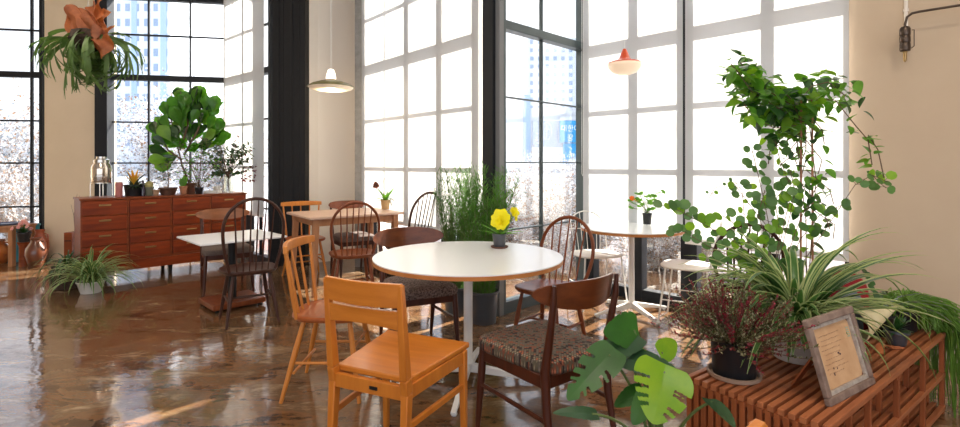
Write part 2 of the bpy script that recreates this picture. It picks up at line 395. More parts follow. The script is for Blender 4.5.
def windsor(name,label,loc,head,H=.88,zs=.44,W=.42,m='cherry',nsp=6,group=None,hw=.38,lean=.12,splay=.06,low=False):
    t=thing(name,label,'chair',(*loc,0),head,group)
    dished_seat(W,.40,zs,.032,.9).build('seat',M[m],t)
    for sx in(-1,1):
        for sy in(-1,1):
            b=MB(); p,r=turned((sx*.13,sy*.12,zs-.015),(sx*(.13+splay),sy*(.12+splay),0),.011,.017,.010); b.tube(p,r,10); b.build('leg',M[m],t)
    def legp(sx,sy,z): k=1-z/(zs-.015); return V((sx*(.13+splay*k),sy*(.12+splay*k),z))
    for sx in(-1,1):
        b=MB(); p,r=turned(legp(sx,-1,.19),legp(sx,1,.19),.007,.011,.007); b.tube(p,r,8); b.build('stretcher',M[m],t)
    b=MB(); p,r=turned((legp(-1,-1,.19)+legp(-1,1,.19))/2,(legp(1,-1,.19)+legp(1,1,.19))/2,.007,.011,.007); b.tube(p,r,8); b.build('stretcher',M[m],t)
    y0=-.165; hh=H-zs
    def hoop(u):    # straight flaring sides and a round arch
        r=hw/2; zr=max(.05,hh-r*1.08); k=.30
        if u<k or u>1-k:
            q=(u if u<k else 1-u)/k; x=r*(.76+.24*math.sin(q*math.pi/2)); z=zr*q
        else:
            a=math.pi*(u-k)/(1-2*k); x=abs(math.cos(a))*r; z=zr+math.sin(a)*(hh-zr)
        if u<.5: x=-x
        return V((x,y0-lean*z/hh,zs+z))
    b=MB(); b.tube([hoop(i/40) for i in range(41)],.0125,10); b.build('hoop',M[m],t)
    b=MB()
    for k in range(nsp):
        s=(k+.5)/nsp*2-1; s*=.86; xb=s*hw/2*.72; xt=s*hw/2*.9
        # find the hoop height at xt
        best=min((abs(hoop(i/200).x-xt),i) for i in range(20,181))[1]; pt=hoop(best/200)
        p,r=turned((xb,y0+.012*(1-s*s),zs-.01),pt,.0048,.0068,.0045); b.tube(p,r,7)
    b.build('spindles',M[m],t)
    return t
def comb(label,loc,head,mf='beech',ms='redoak',H=.83,group=None):
    t=thing('spindle_chair',label,'chair',(*loc,0),head,group); zs=.45
    dished_seat(.43,.42,zs,.03,.88).build('seat',M[ms],t)
    for sx in(-1,1):
        for sy in(-1,1):
            b=MB(); p,r=turned((sx*.13,sy*.12,zs-.015),(sx*.20,sy*(.19 if sy>0 else .225),0),.013,.016,.010); b.tube(p,r,10); b.build('leg',M[mf],t)
    lp=lambda sx,sy,z:V((sx*(.13+.07*(1-z/.435)),sy*(.12+.07*(1-z/.435)),z))
    for sx in(-1,1):
        b=MB(); b.tube([lp(sx,-1,.20),lp(sx,1,.20)],.008,8); b.build('stretcher',M[mf],t)
    for sy,z in((-1,.15),(1,.27)):
        b=MB(); b.tube([lp(-1,sy,z),lp(1,sy,z)],.008,8); b.build('stretcher',M[mf],t)
    def top(s,dz=0): return V((s*.215,-.245+.05*s*s,H-.02+dz))
    b=MB()
    def fn(u,v,sd):
        s=u*2-1; p=top(s*1.04); hgt=.052*(1-.22*s*s); return p+V((0,(.012 if sd else -.012),(v-.45)*hgt))
    b.shell(fn,16,2); b.build('comb_rail',M[mf],t,bevel=.004)
    for s in(-1,-.5,0,.5,1):
        b=MB(); w=.0085 if abs(s)<1 else .011
        p,r=turned((s*.165,-.175+.02*s*s,zs-.015),top(s*.92,-.015),w*.9,w,w*.75); b.tube(p,r,8); b.build('spindle',M[mf],t)
    return t
def oakchair(label,loc,head):
    t=thing('dining_chair',label,'chair',(*loc,0),head)
    wf,wr,d=.44,.34,.44; zs=.45
    # posts
    for s in(-1,1):
        b=MB(); pts=[(s*wr/2,-d/2-.02,0),(s*wr/2,-d/2+.01,.40),(s*wr/2,-d/2,.46),(s*wr/2,-d/2-.035,.82)]
        ws=[(.026,.028),(.032,.040),(.032,.040),(.024,.024)]
        for i in range(3): b.bar(pts[i],pts[i+1],ws[i][0],ws[i][1],ws[i+1][0],ws[i+1][1],up=(0,1,0))
        b.build('rear_post',M['oak'],t,bevel=.004)
        b=MB(); b.bar((s*(wf/2-.016),d/2-.02,.435),(s*(wf/2-.012),d/2-.012,0),.034,.034,.024,.024,up=(0,1,0)); b.build('leg',M['oak'],t,bevel=.004)
        b=MB(); b.bar((s*wr/2,-d/2+.01,.405),(s*(wf/2-.016),d/2-.02,.405),.02,.055); b.build('side_rail',M['oak'],t,bevel=.003)
        b=MB(); b.bar((s*wr/2,-d/2,.275),(s*(wf/2-.016),d/2-.02,.275),.016,.026); b.build('stretcher',M['oak'],t,bevel=.003)
        b=MB(); b.bar((s*(wr/2-.015),-d/2+.02,.385),(s*(wr/2-.06),-d/2+.02,.385),.015,.015); b.build('corner_block',M['oak'],t)
    b=MB(); b.bar((-wr/2,-d/2+.005,.405),(wr/2,-d/2+.005,.405),.022,.055); b.build('rear_rail',M['oak'],t,bevel=.003)
    b=MB(); b.box((.03,-d/2-.008,.405),(.036,.004,.012)); b.build('badge',M['black'],t)['label']='dark maker plate'
    b=MB(); b.bar((-wf/2+.016,d/2-.02,.405),(wf/2-.016,d/2-.02,.405),.022,.055); b.build('front_rail',M['oak'],t,bevel=.003)
    b=MB()
    def fs(u,v,sd):
        y=-d/2+.02+(d-.0)*v; w=(wr/2-.004+(wf-wr)/2*v+ .004); x=(u*2-1)*w
        z=.455-.012*math.sin(math.pi*u)*math.sin(math.pi*v) if sd else .430
        if v<.001: y=-d/2+.024
        return V((x,y,z+.006*v))
    b.shell(fs,10,10); b.build('seat',M['oak_seat'],t,bevel=.006)
    # curved back slats
    def slat(z0,z1,zm0,depth,nm):
        b=MB()
        def fn(u,v,sd):
            s=u*2-1; z=z0+(z1-z0)*v; z+= (zm0*(1-s*s) if v<.5 else 0)*(1-v*2)
            y=-d/2-.035*(z-.46)/.36 - depth*(1-s*s)
            return V((s*(wr/2+.006),y+(.010 if sd else -.010),z))
        b.shell(fn,18,3); b.build(nm,M['oak_seat'],t,bevel=.003)
    slat(.735,.825,-.004,.022,'top_slat'); slat(.645,.722,.018,.018,'back_slat')
    return t
def shellchair(name,label,loc,head,mw='walnut',mb='walnutx',fab='pattern',zs=.45,zt=.80,bw_=.50,bh=.125,wf=.46,wr=.38,d=.44,group=None,depth=.10):
    t=thing(name,label,'chair',(*loc,0),head,group)
    for s in(-1,1):
        b=MB(); p,r=turned((s*(wf/2-.03),d/2-.03,zs-.04),(s*(wf/2-.012),d/2-.005,0),.019,.018,.011); b.tube(p,r,12); b.build('leg',M[mw],t)
        b=MB(); pts=[V((s*(wr/2+.0),-d/2-.05,0)),V((s*wr/2,-d/2+.0,.25)),V((s*wr/2,-d/2+.012,.42)),V((s*(wr/2+.0),-d/2-.02,.60)),V((s*(wr/2+.004),-d/2-.04,zt-.09)),V((s*(wr/2+.004),-d/2-.045,zt-.012))]
        b.tube(pts,[.011,.018,.021,.016,.014,.009],12); b.build('rear_post',M[mw],t)
        b=MB(); b.bar((s*(wr/2),-d/2+.01,zs-.07),(s*(wf/2-.03),d/2-.03,zs-.07),.02,.055); b.build('side_rail',M[mw],t,bevel=.004)
        b=MB(); b.tube([(s*(wr/2),-d/2-.01,.22),(s*(wf/2-.022),d/2-.02,.24)],.010,8); b.build('stretcher',M[mw],t)
    for y,w in((d/2-.03,wf-.06),(-d/2+.01,wr)):
        b=MB(); b.bar((-w/2,y,zs-.07),(w/2,y,zs-.07),.02,.055); b.build('rail',M[mw],t,bevel=.004)
    # upholstered seat
    b=MB(); out=seat_outline(wf+.02,d+.05,(wr+.01)/(wf+.02),44,5.5); n=len(out)
    rings=[(.97,zs-.045),(1,zs-.035),(1.0,zs-.012),(.975,zs+.004),(.90,zs+.014),(.7,zs+.021),(.4,zs+.025),(.08,zs+.026)]
    vs=[V((x*k,y*k,z-.014*math.cos(x*k*6)**0*( (x*k)**2/(wf*wf/4))*0)) for k,z in rings for x,y in out]; fs=[tuple(range(n))[::-1],tuple((len(rings)-1)*n+k for k in range(n))]
    for i in range(len(rings)-1):
        for k in range(n): k2=(k+1)%n; fs.append((i*n+k,i*n+k2,(i+1)*n+k2,(i+1)*n+k))
    b.add(vs,fs); b.build('seat_pad',M[fab],t)
    # curved shell backrest
    b=MB()
    def fn(u,v,sd):
        s=u*2-1; a=abs(s); hh=bh*max(.02,(1-a**2.6))**.5*(1-.0*a)
        zc=zt-bh/2+.012*s*s
        z=zc+(v-.5)*hh+.0
        x=s*bw_/2
        y=-d/2-.052+ depth*(a**2)-depth*.45 +.02
        th=.007*(1-.5*a)
        return V((x,y-(z-zc)*.18+(th if sd else -th),z))
    b.shell(fn,30,6); b.build('backrest',M[mb],t)
    return t
def wirechair(name,label,loc,head,group=None,back=True):
    t=thing(name,label,'chair',(*loc,0),head,group); zs=.46
    b=MB(); b.slab(seat_outline(.44,.42,.95,36,2.8),zs-.014,zs,inset=.02); b.build('seat',M['offwhite'],t)
    for s in(-1,1):
        for y in(-1,1):
            b=MB(); b.tube([(s*.17,y*.15,zs-.01),(s*.21,y*.20,0)],.0075,8); b.build('leg',M['whitemetal'],t)
        b=MB(); b.tube([(s*.193,-.178,.20),(s*.193,.178,.20)],.005,6); b.build('stretcher',M['whitemetal'],t)
    if back:
        P=lambda u:V((-.19*math.cos(math.pi*u)*(1 if 0 else 1),-.17-.07*math.sin(math.pi*u)**.5,zs+.36*math.sin(math.pi*u)**.5))
        b=MB(); b.tube([P(i/24) for i in range(25)],.006,8); b.build('back_hoop',M['whitemetal'],t)
        b=MB()
        for k in range(1,8):
            i=k/8; q=P(.5+ (i-.5)*.8); b.tube([(q.x*.8,-.175,zs-.005),q],.003,6)
        b.tube([(P(.12).x,-.20,zs+.2),(0,-.222,zs+.2),(P(.88).x,-.20,zs+.2)],.0035,6)
        b.build('back_wires',M['whitemetal'],t)
    return t

oakchair('golden oak chair in front of the round table, two wide back slats, solid wood seat',(-.345,2.18),66)
oakchair('golden oak chair at the lower right, only a rail corner showing below the slatted bench',(.203,1.01),121)
comb('honey coloured spindle back chair with reddish seat, left of the white round table',(-.83,2.90),0)
comb('honey spindle back chair behind the pale oak table, by the black pier',(-1.95,5.68),-60)
shellchair('upholstered_chair','dark walnut chair with patterned rust seat, at the near right of the white round table',(.29,2.35),127,zt=.795,bw_=.50,bh=.125)
shellchair('upholstered_chair','dark walnut chair with brown tweed seat behind the left side of the white round table',(-.43,3.49),-66,fab='fab_d',zt=.80,bw_=.52,bh=.14)
shellchair('upholstered_chair','walnut chair with grey seat at the small low table beside the chest of drawers',(-2.55,5.12),-56,mw='walnut',mb='teak',fab='fab_g',zt=.80,bw_=.50,bh=.115,zs=.44)
shellchair('upholstered_chair','dark brown chair with grey cushion behind the pale oak table, near the concrete column',(-1.46,5.86),-58,mw='darkelm',mb='cherry',fab='fab_g',zt=.83,bw_=.46,bh=.10,wf=.42,wr=.36,d=.40)
windsor('windsor_chair','red brown hoop back chair behind the right side of the large round table',(.47,3.47),228,H=.885,zs=.44,W=.42,m='cherry',hw=.43,lean=.10,nsp=5)
windsor('windsor_chair','red brown hoop back chair at the near side of the pale oak table',(-1.19,4.74),112,H=.93,zs=.45,m='cherry',hw=.42,nsp=6)
windsor('windsor_chair','tall dark hoop back chair standing by the low table in front of the drawers',(-1.88,4.15),124,H=1.00,zs=.43,W=.44,m='darkelm',hw=.44,nsp=6,lean=.10)
windsor('windsor_chair','dark hoop back chair between the pale oak table and the tall green grasses',(-.72,5.14),140,H=.99,zs=.45,m='darkelm',hw=.40,nsp=6,lean=.14)
windsor('windsor_chair','nearly black hoop back chair mostly hidden behind the potted plants at the right window',(1.84,3.60),75,H=.87,zs=.45,m='darkelm',hw=.42,nsp=7,lean=.10)
wirechair('wire_chair','white wire back chair with cream seat behind the bay window table',(1.05,4.62),-78)
wirechair('wire_chair','white metal chair with cream seat at the right of the bay window table',(1.68,4.10),150)

# ---------------------------------------------------------------- tables
def circ(r,n=72): return [(r*math.cos(2*math.pi*k/n),r*math.sin(2*math.pi*k/n)) for k in range(n)]
def roundtable(label,loc,r,foot,rc=.026,a0=20,fm='whitemetal'):
    t=thing('round_table',label,'table',(*loc,0))
    b=MB(); b.slab(circ(r),.724,.730); b.build('tabletop',M['white'],t)
    b=MB(); b.slab(circ(r),.703,.724); b.build('tabletop_edge',M['edge'],t)['label']='bare plywood edge'
    b=MB(); b.lathe([(.10,.698),(.10,.703)],24); b.lathe([(rc,.06),(rc,.70)],24); b.build('column',M[fm],t)
    for k in range(4):
        an=rad(a0+90*k); d=V((math.cos(an),math.sin(an),0))
        b=MB(); b.bar(d*.012+V((0,0,.075)),d*foot+V((0,0,.020)),.036,.05,.028,.016); b.lathe([(.015,0),(.018,.014)],12,d*(foot-.025)); b.build('foot',M[fm],t,bevel=.004)
    return t
roundtable('large white round pedestal table in the centre, set with the yellow orchid',(-.07,3.0),.552,.46,a0=-8)
roundtable('small white round pedestal table in the bay by the window',(1.286,4.33),.42,.36,rc=.024,a0=20)
# pale oak table
def recttable():
    N=V((-1.60,4.80)); u=V((.8,.6)); v=V((-.6,.8)); L,D=1.0,.75; c=N+u*L/2+v*D/2
    t=thing('dining_table','rectangular pale oak dining table by the cream pier, set with a small orchid pot','table',(c.x,c.y,0)); t.rotation_euler=(0,0,math.atan2(.6,.8))
    b=MB(); b.box((0,0,.748),(L,D,.024)); b.build('tabletop',M['paletop'],t,bevel=.005)
    for s in(-1,1):
        b=MB(); b.bar((-L/2+.08,s*(D/2-.07),.70),(L/2-.08,s*(D/2-.07),.70),.022,.07); b.build('apron',M['paleleg'],t,bevel=.003)
        b=MB(); b.bar((s*(L/2-.08),-D/2+.07,.70),(s*(L/2-.08),D/2-.07,.70),.022,.07); b.build('apron',M['paleleg'],t,bevel=.003)
        for q in(-1,1):
            b=MB(); b.bar((s*(L/2-.08),q*(D/2-.07),.736),(s*(L/2-.05),q*(D/2-.045),0),.06,.06,.036,.036,up=(0,1,0)); b.build('leg',M['paleleg'],t,bevel=.006)
recttable()
def lowtable():
    N=V((-2.25,4.10)); u=V((.7071,.7071)); v=V((-.7071,.7071)); L,D=.72,.66; c=N+u*L/2+v*D/2
    t=thing('low_table','low square white topped table with a black column and a wooden floor plate','table',(c.x,c.y,0)); t.rotation_euler=(0,0,rad(45))
    b=MB(); b.box((0,0,.612),(L,D,.016)); b.build('tabletop',M['white'],t,bevel=.003)
    b=MB(); b.lathe([(.035,.05),(.035,.60)],20); b.box((0,0,.597),(.2,.2,.012)); b.build('column',M['black'],t)
    b=MB(); b.box((0,0,.045),(.44,.40,.045)); b.build('floor_plate',M['cherry'],t,bevel=.006)
    b=MB()
    for s in(-1,1):
        for q in(-1,1): b.lathe([(.015,0),(.015,.024)],10,(s*.18,q*.16,0))
    b.build('glides',M['black'],t)
lowtable()
# ---------------------------------------------------------------- chest of drawers
CHo=V((-4.13,5.27,0)); CHl=1.66; 
def chest():
    t=thing('chest_of_drawers','long reddish wood chest with four columns of drawers, plants along its top','chest of drawers',CHo); t.rotation_euler=(0,0,rad(45))
    D=.44; L=CHl
    b=MB(); b.box((L/2,D/2,.895),(L+.02,D+.01,.022)); b.box((.009,D/2,.545),(.018,D,.68)); b.box((L-.009,D/2,.545),(.018,D,.68)); b.box((L/2,D/2,.23),(L,D,.02)); b.box((L/2,D-.01,.55),(L,.012,.66))
    for k in(1,2,3): b.box((L*k/4,D/2,.555),(.02,D-.01,.66))
    for r in range(1,4): b.box((L/2,.02,.235+.1625*r),(L-.03,.03,.010))
    b.build('carcass',M['chestdark'],t,smooth=False,bevel=.002)
    b=MB(); b.box((L/2,D/2-.008,.165),(L,D+.012,.105)); b.build('plinth',M['chest'],t,smooth=False,bevel=.004)
    for x in(.12,L/2,L-.12):
        for y in(.06,D-.06):
            b=MB(); b.bar((x,y,.115),(x,y,0),.045,.045,.03,.03,up=(0,1,0)); b.build('leg',M['black'],t)
    w=L/4-.026
    for c in range(4):
        for r in range(4):
            x=L*(c+.5)/4; z=.235+.1625*(r+.5)
            b=MB(); b.box((0,.012,0),(w,.02,.148)); o=b.build('drawer',M['chest'],t,smooth=False,bevel=.003,loc=(x,-.008+.0,z))
            b=MB(); b.box((0,-.012,.030),(.105,.014,.008)); b.box((0,-.004,.026),(.105,.006,.018)); b.build('handle',M['brass'],o,smooth=False,bevel=.002)
chest()
def ch(x,d=.2):  # point on chest top at picture column x, d metres behind the front
    p=on_q(x,(CHo.y-CHo.x)+d*1.4142); return (p[0],p[1],.906)
# ---------------------------------------------------------------- slatted bench
BN=V((1.14,1.66)); bu=V((.797,.604)); bv=V((-.604,.797)); BL,BD,BT=1.54,.51,.41
def bp(a,b,z=BT): p=BN+bu*a+bv*b; return V((p.x,p.y,z))
def bench():
    t=thing('slatted_bench','reddish wooden slatted shelf bench with the plants and the picture frame','bench',bp(0,0,0)); t.rotation_euler=(0,0,math.atan2(bu.y,bu.x))
    sh={}
    for nm,z in(('top_shelf',BT),('middle_shelf',BT-.20),('bottom_shelf',.03+.012)):
        b=MB(); n=15
        for k in range(n):
            y=.012+(BD-.024)*k/(n-1); b.box((BL/2,y,z-.011),(BL,.0215,.022))
        o=b.build(nm,M['bench'],t,smooth=False,bevel=.002)
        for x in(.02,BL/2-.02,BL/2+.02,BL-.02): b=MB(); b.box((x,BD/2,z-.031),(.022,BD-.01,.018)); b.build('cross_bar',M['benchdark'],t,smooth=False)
    for x in (.012,BL*.27,BL/2,BL*.76,BL-.012):   # upright slatted dividers
        b=MB()
        n=17 if x<.1 else 9
        for k in range(n):
            y=.014+(BD-.028)*k/(n-1); b.box((x,y,(BT-.022)/2),(.022,.020,BT-.024))
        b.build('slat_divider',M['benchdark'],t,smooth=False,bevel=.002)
bench()
# ---------------------------------------------------------------- picture frame leaning back
def picture():
    o=V((1.235,1.795,BT)); e=V((.846,.534,0)).normalized(); back=V((-.534,.846,0)).normalized(); s_=.0813/.285
    up=(V((0,0,1))+back*s_).normalized(); nrm=up.cross(e).normalized()
    if nrm.y<0: nrm=-nrm        # points away from viewer
    W,H=.367,.297; t=thing('picture_frame','weathered grey wooden frame with a handwritten brown sheet, leaning on the bench','picture frame',o)
    P=lambda x,z,y=0: e*x+up*z+nrm*y
    Mx=Matrix((e,nrm,up)).transposed()
    b=MB()
    for (x0,x1,z0,z1) in((0,W,0,.028),(0,W,H-.028,H),(0,.028,.028,H-.028),(W-.028,W,.028,H-.028)):
        b.box(P((x0+x1)/2,(z0+z1)/2,.008),(x1-x0,.022,z1-z0),M=Mx)
    b.build('moulding',mat('weathered_wood',(.16,.10,.075),.7,(.28,.20,.16),scale=14,st=(1,1,1),bump=.3),t,smooth=False,bevel=.005)
    b=MB()
    for (x0,x1,z0,z1) in((.026,W-.026,.026,.042),(.026,W-.026,H-.042,H-.026),(.026,.042,.042,H-.042),(W-.042,W-.026,.042,H-.042)):
        b.box(P((x0+x1)/2,(z0+z1)/2,.011),(x1-x0,.012,z1-z0),M=Mx)
    b.build('inner_lip',mat('pale_worn_wood',(.46,.40,.34),.7,(.30,.25,.22),scale=40,bump=.2),t,smooth=False,bevel=.002)
    c=.016; x0,x1,z0,z1=.040,W-.040,.040,H-.040
    b=MB(); pts=[P(x0+c,z0,.016),P(x1-c,z0,.016),P(x1,z0+c,.016),P(x1,z1-c,.016),P(x1-c,z1,.016),P(x0+c,z1,.016),P(x0,z1-c,.016),P(x0,z0+c,.016)]
    q=[p+nrm*.002 for p in pts]; b.add(pts+q,[tuple(range(8)),tuple(range(15,7,-1))]+[(i,(i+1)%8,(i+1)%8+8,i+8) for i in range(8)])
    b.build('sheet',mat('brown_kraft_paper',(.60,.37,.20),.85,(.52,.30,.15),scale=12),t,smooth=False)['label']='tan sheet with faint handwriting'
    b=MB(); b.box(P(W/2,H/2,.021),(W-.06,.005,H-.06),M=Mx); b.build('backing_board',M['benchdark'],t,smooth=False)
    rr=random.Random(3); b=MB()
    for r in range(9):
        z=z1-.035-r*.0165; x=x0+.03+rr.random()*.02; xe=x1-.05-rr.random()*.09
        while x<xe:
            wl=rr.uniform(.008,.022); pts=[P(x+wl*i/5,z+rr.uniform(-.0022,.0022),.0152) for i in range(6)]; b.tube(pts,.0006,4); x+=wl+.006
    b.build('handwriting',mat('faded_ink',(.36,.21,.12),.8),t)
    b=MB()
    for (x,z,a_,b2) in((.19,.148,.012,.006),(.20,.142,.010,.005),(.12,.085,.006,.010),(.125,.105,.005,.007),(.15,.10,.004,.006)): b.box(P(x,z,.0153),(a_,.001,b2),M=Mx)
    b.build('ink_marks',mat('dark_ink',(.10,.06,.06),.8),t,smooth=False)
    b=MB(); 
    for i in range(5): b.box(P(x1-.022,z1-.035-.008*i,.0153),(.020,.001,.0035),M=Mx)
    b.build('stamp',mat('green_stamp',(.30,.42,.30),.8),t,smooth=False)
    b=MB(); b.bar(P(W*.18,H*.62,.026),P(W*.18,0,.16)*1+V((0,0,0)),.05,.006,up=nrm)
    # easel strut down to the bench top
    top=P(W*.25,H*.6,.028); bot=V((top.x,top.y,0))+back*.09; b=MB(); b.bar(top,bot+V((0,0,.004)),.05,.006,up=tuple(e.cross(V((0,0,1)))))
    b.build('easel_strut',M['benchdark'],t,smooth=False)
    return t
picture()
# ---------------------------------------------------------------- lamps
def pend1():
    Y=5.2; X=at_y(331,Y)[0]; zb=zz(90,Y)
    t=thing('pendant_lamp','wide olive pendant lamp with a glowing white neck, over the pale oak table','lamp',(X,Y,zb))
    b=MB(); R=.235; b.lathe([(R-.008,.028),(R,.026),(R-.004,.036),(R*.8,.062),(R*.5,.085),(.055,.10),(.045,.102),(.045,.098),(.055,.095),(R*.5,.078),(R*.8,.052)],48); b.build('shade',mat('olive_enamel',(.17,.15,.06),.45),t)
    b=MB(); b.lathe([(R-.012,.028),(R*.88,.010),(R*.6,-.005),(R*.3,-.010),(.01,-.011),(.01,-.006),(R*.3,-.005),(R*.6,.0),(R*.88,.015)],48); b.build('diffuser',mat('cream_diffuser',(.82,.72,.58),.5,emit=(1,.75,.5),es=.06),t)
    b=MB(); b.lathe([(.048,.10),(.050,.125),(.042,.165),(.034,.19),(.028,.205),(.012,.212)],28); b.build('neck',mat('lit_glass_neck',(.9,.86,.8),.4,emit=(1,.9,.75),es=1.2),t)
    b=MB(); b.lathe([(.052,.098),(.052,.108),(.046,.11)],28); b.build('collar',M['brass'],t)
    b=MB(); b.tube([(0,0,.205),(0,0,CEIL-zb)],.003,6); b.build('cord',M['chrome'],t)
    l=bpy.data.lights.new('bulb','POINT'); l.energy=6; l.color=(1,.78,.5); l.shadow_soft_size=.04; lo=bpy.data.objects.new('bulb_light',l); COL.objects.link(lo); lo.parent=t; lo.location=(0,0,-.06)
def pend2():
    Y=4.33; X=at_y(624.5,Y)[0]; zb=zz(75,Y)
    t=thing('pendant_lamp','small orange red pendant lamp with a frosted glass bowl, over the bay window table','lamp',(X,Y,zb))
    b=MB(); b.lathe([(.138,.098),(.135,.105),(.10,.118),(.06,.128),(.045,.145),(.030,.185),(.016,.215),(.012,.222),(.008,.222),(.012,.185),(.04,.128),(.10,.110)],40); b.build('shade',mat('orange_red_enamel',(.75,.10,.03),.3,coat=.5),t)
    b=MB(); b.lathe([(.134,.100),(.14,.080),(.128,.050),(.10,.022),(.05,.004),(.01,0)],40); b.build('glass_bowl',mat('frosted_glass',(.85,.70,.55),.4,emit=(1,.70,.45),es=.18),t)  # weak emission stands in for window light glowing in the bowl
    b=MB(); b.tube([(0,0,.215),(0,0,CEIL-zb)],.003,6); b.build('cord',M['chrome'],t)
pend1(); pend2()
def walllamp():
    q=V((*wallR(905,.16),0)); t=thing('wall_lamp','bare swing arm wall lamp with a dark socket and brass tip on the beige wall','lamp',(q.x,q.y,0))
    e=V((.7071,-.7071,0)); n=V((.7071,.7071,0)); Y=q.y; z0=zz(30,Y); z1=zz(14,Y)
    mb=mat('bronze_lamp_metal',(.085,.06,.045),.35,metal=.7)
    pts=[V((0,0,z0)),V((0,0,z0+.035)),e*.010+V((0,0,z1-.022)),e*.035+V((0,0,z1-.003)),e*.07+V((0,0,z1)),e*.62+V((0,0,z1)),e*.66+n*.04+V((0,0,z1)),e*.67+n*.15+V((0,0,z1))]
    b=MB(); b.tube(pts,.0075,10); b.build('arm',mb,t)
    b=MB(); b.lathe([(.045,0),(.045,.012)],24); o=b.build('wall_plate',mb,t,loc=e*.67+n*.148+V((0,0,z1))); o.rotation_euler=(rad(90),0,rad(-45))
    zb=zz(51,Y); b=MB(); b.lathe([(.026,zb),(.029,zb+.008),(.029,zz(44,Y)),(.026,zz(43,Y)),(.029,zz(42,Y)),(.029,zz(37,Y)),(.026,zz(36,Y)),(.029,zz(35,Y)),(.029,zz(29,Y)),(.022,zz(27,Y)),(.012,zz(26.5,Y))],24)
    b.build('socket',mb,t)
    b=MB(); b.tube([e*.035+V((0,0,zz(31,Y))),e*.045+V((0,0,zz(31,Y))),e*.045+V((0,0,zz(47,Y))),e*.03+V((0,0,zz(49,Y)))],.003,6); b.build('bracket',mb,t)
    b=MB(); b.lathe([(.004,zz(62,Y)),(.009,zz(60,Y)),(.010,zz(53,Y)),(.014,zz(51.5,Y))],16); b.build('brass_tip',M['brass'],t)
walllamp()

def added_lamp(i,x,y,lb):  # lamps added out of view to brighten the foreground
    t=thing('added_ceiling_lamp',lb,'lamp',(x,y,CEIL),group='added ceiling lamps out of view')
    b=MB(); b.lathe([(.30,-.001),(.30,-.05),(.285,-.055),(.285,-.03),(.01,-.03)],40); b.build('housing',M['whitemetal'],t)
    b=MB(); b.lathe([(.28,-.034),(.28,-.040),(.01,-.042)],32); b.build('diffuser',mat('added_lamp_diffuser',(.9,.88,.84),.5,emit=(1,.88,.72),es=2),t)
    l=bpy.data.lights.new('lamp','AREA'); l.shape='DISK'; l.size=.52; l.energy=FILL_LAMP; l.color=(1,.87,.72); o=bpy.data.objects.new('added_lamp_light',l); COL.objects.link(o); o.parent=t; o.location=(0,0,-.06)
for i,(x,y,w_) in enumerate(((-.2,.9,'above the foreground oak chair'),(-2.6,2.4,'above the open floor'),(1.9,1.1,'above the slatted bench'),(-1.2,-1.6,'behind the camera'),(-4.6,3.6,'above the spider plant and drawers'),(2.6,-1.5,'behind the bench'))): added_lamp(i,x,y,'added unseen round white ceiling lamp '+w_)
# ---------------------------------------------------------------- plants
R_=random.Random(11)
U=R_.uniform
def az(a,el=0): a=rad(a);el=rad(el); return V((math.cos(a)*math.cos(el),math.sin(a)*math.cos(el),math.sin(el)))
L1=leafmat('fresh_green_leaf',(.14,.32,.045),(.07,.20,.025),.35,.5)
L2=leafmat('deep_green_leaf',(.035,.11,.025),(.02,.06,.015),.3,.25)
L3=leafmat('bright_lime_leaf',(.22,.38,.04),(.12,.26,.03),.3,.45)
L4=leafmat('grey_green_leaf',(.16,.22,.10),(.08,.13,.06),.5,.3)
L5=leafmat('cream_leaf_margin',(.52,.56,.28),(.34,.42,.15),.4,.3)
L6=leafmat('strap_leaf_green',(.09,.20,.05),(.05,.13,.03),.35,.3)
L7=leafmat('maroon_foliage',(.20,.025,.035),(.10,.03,.02),.5,.2)
L8=leafmat('olive_foliage',(.11,.12,.04),(.05,.07,.025),.5,.25)
L9=leafmat('round_leaf_green',(.10,.20,.055),(.055,.13,.035),.4,.4)
YEL=leafmat('yellow_petal',(.80,.74,.02),(.72,.66,.02),.5,.3)
STEM=mat('green_stem',(.12,.17,.05),.5); BROWN=mat('brown_stem',(.15,.085,.045),.7,(.09,.05,.03),scale=30)
RUST=leafmat('rust_brown_frond',(.50,.17,.06),(.25,.075,.03),.6,.3,scale=9)

def pot(t,r,h,m,n=36,taper=.8,rim=.006,soil=True,nm='pot',z0=0,c=(0,0,0)):
    b=MB(); b.lathe([(r*taper*.9,z0),(r*taper,z0+.004),(r*.98,z0+h-.02),(r,z0+h-.018),(r+rim,z0+h-.012),(r+rim,z0+h),(r-.004,z0+h),(r-.008,z0+h-.025),(.01,z0+h-.025)],n,c)
    b.build(nm,m,t)
    if soil: b=MB(); b.lathe([(r-.008,z0+h-.035),(r-.006,z0+h-.02),(r*.5,z0+h-.016),(.005,z0+h-.014)],n,c); b.build('soil',M['soil'],t)
def saucer(t,r,h,m): b=MB(); b.lathe([(r*.85,0),(r,.004),(r+.004,h),(r-.004,h),(r*.9,.006),(.01,.005)],36); b.build('saucer',m,t)
def strap(mb,p0,a,el,L,w,droop,n=12,three=True,pw=1.4,curl=0):
    p=V(p0); pts=[]; e=el; st=L/n
    for i in range(n+1):
        t=i/n; pts.append((p.copy(),e,a)); e=el-droop*(((i+1)/n)**pw); a+=curl/n; p=p+az(a,e)*st
    vs=[];fs=[];mi=[]
    for i,(q,e,aa) in enumerate(pts):
        t=i/n; ww=w*.5*min(1,.45+t*3.)*(1-t**3)+.0004; sd=az(aa+90); up=az(aa,e+90)
        for s,d in((-1,.22),(-.72,0),(.72,0),(1,.22)): vs.append(q+sd*s*ww+up*d*ww)
    for i in range(n):
        for k in range(3): fs.append((i*4+k,i*4+k+1,(i+1)*4+k+1,(i+1)*4+k)); mi.append(0 if (k==1 or not three) else 1)
    mb.add(vs,fs,mi)
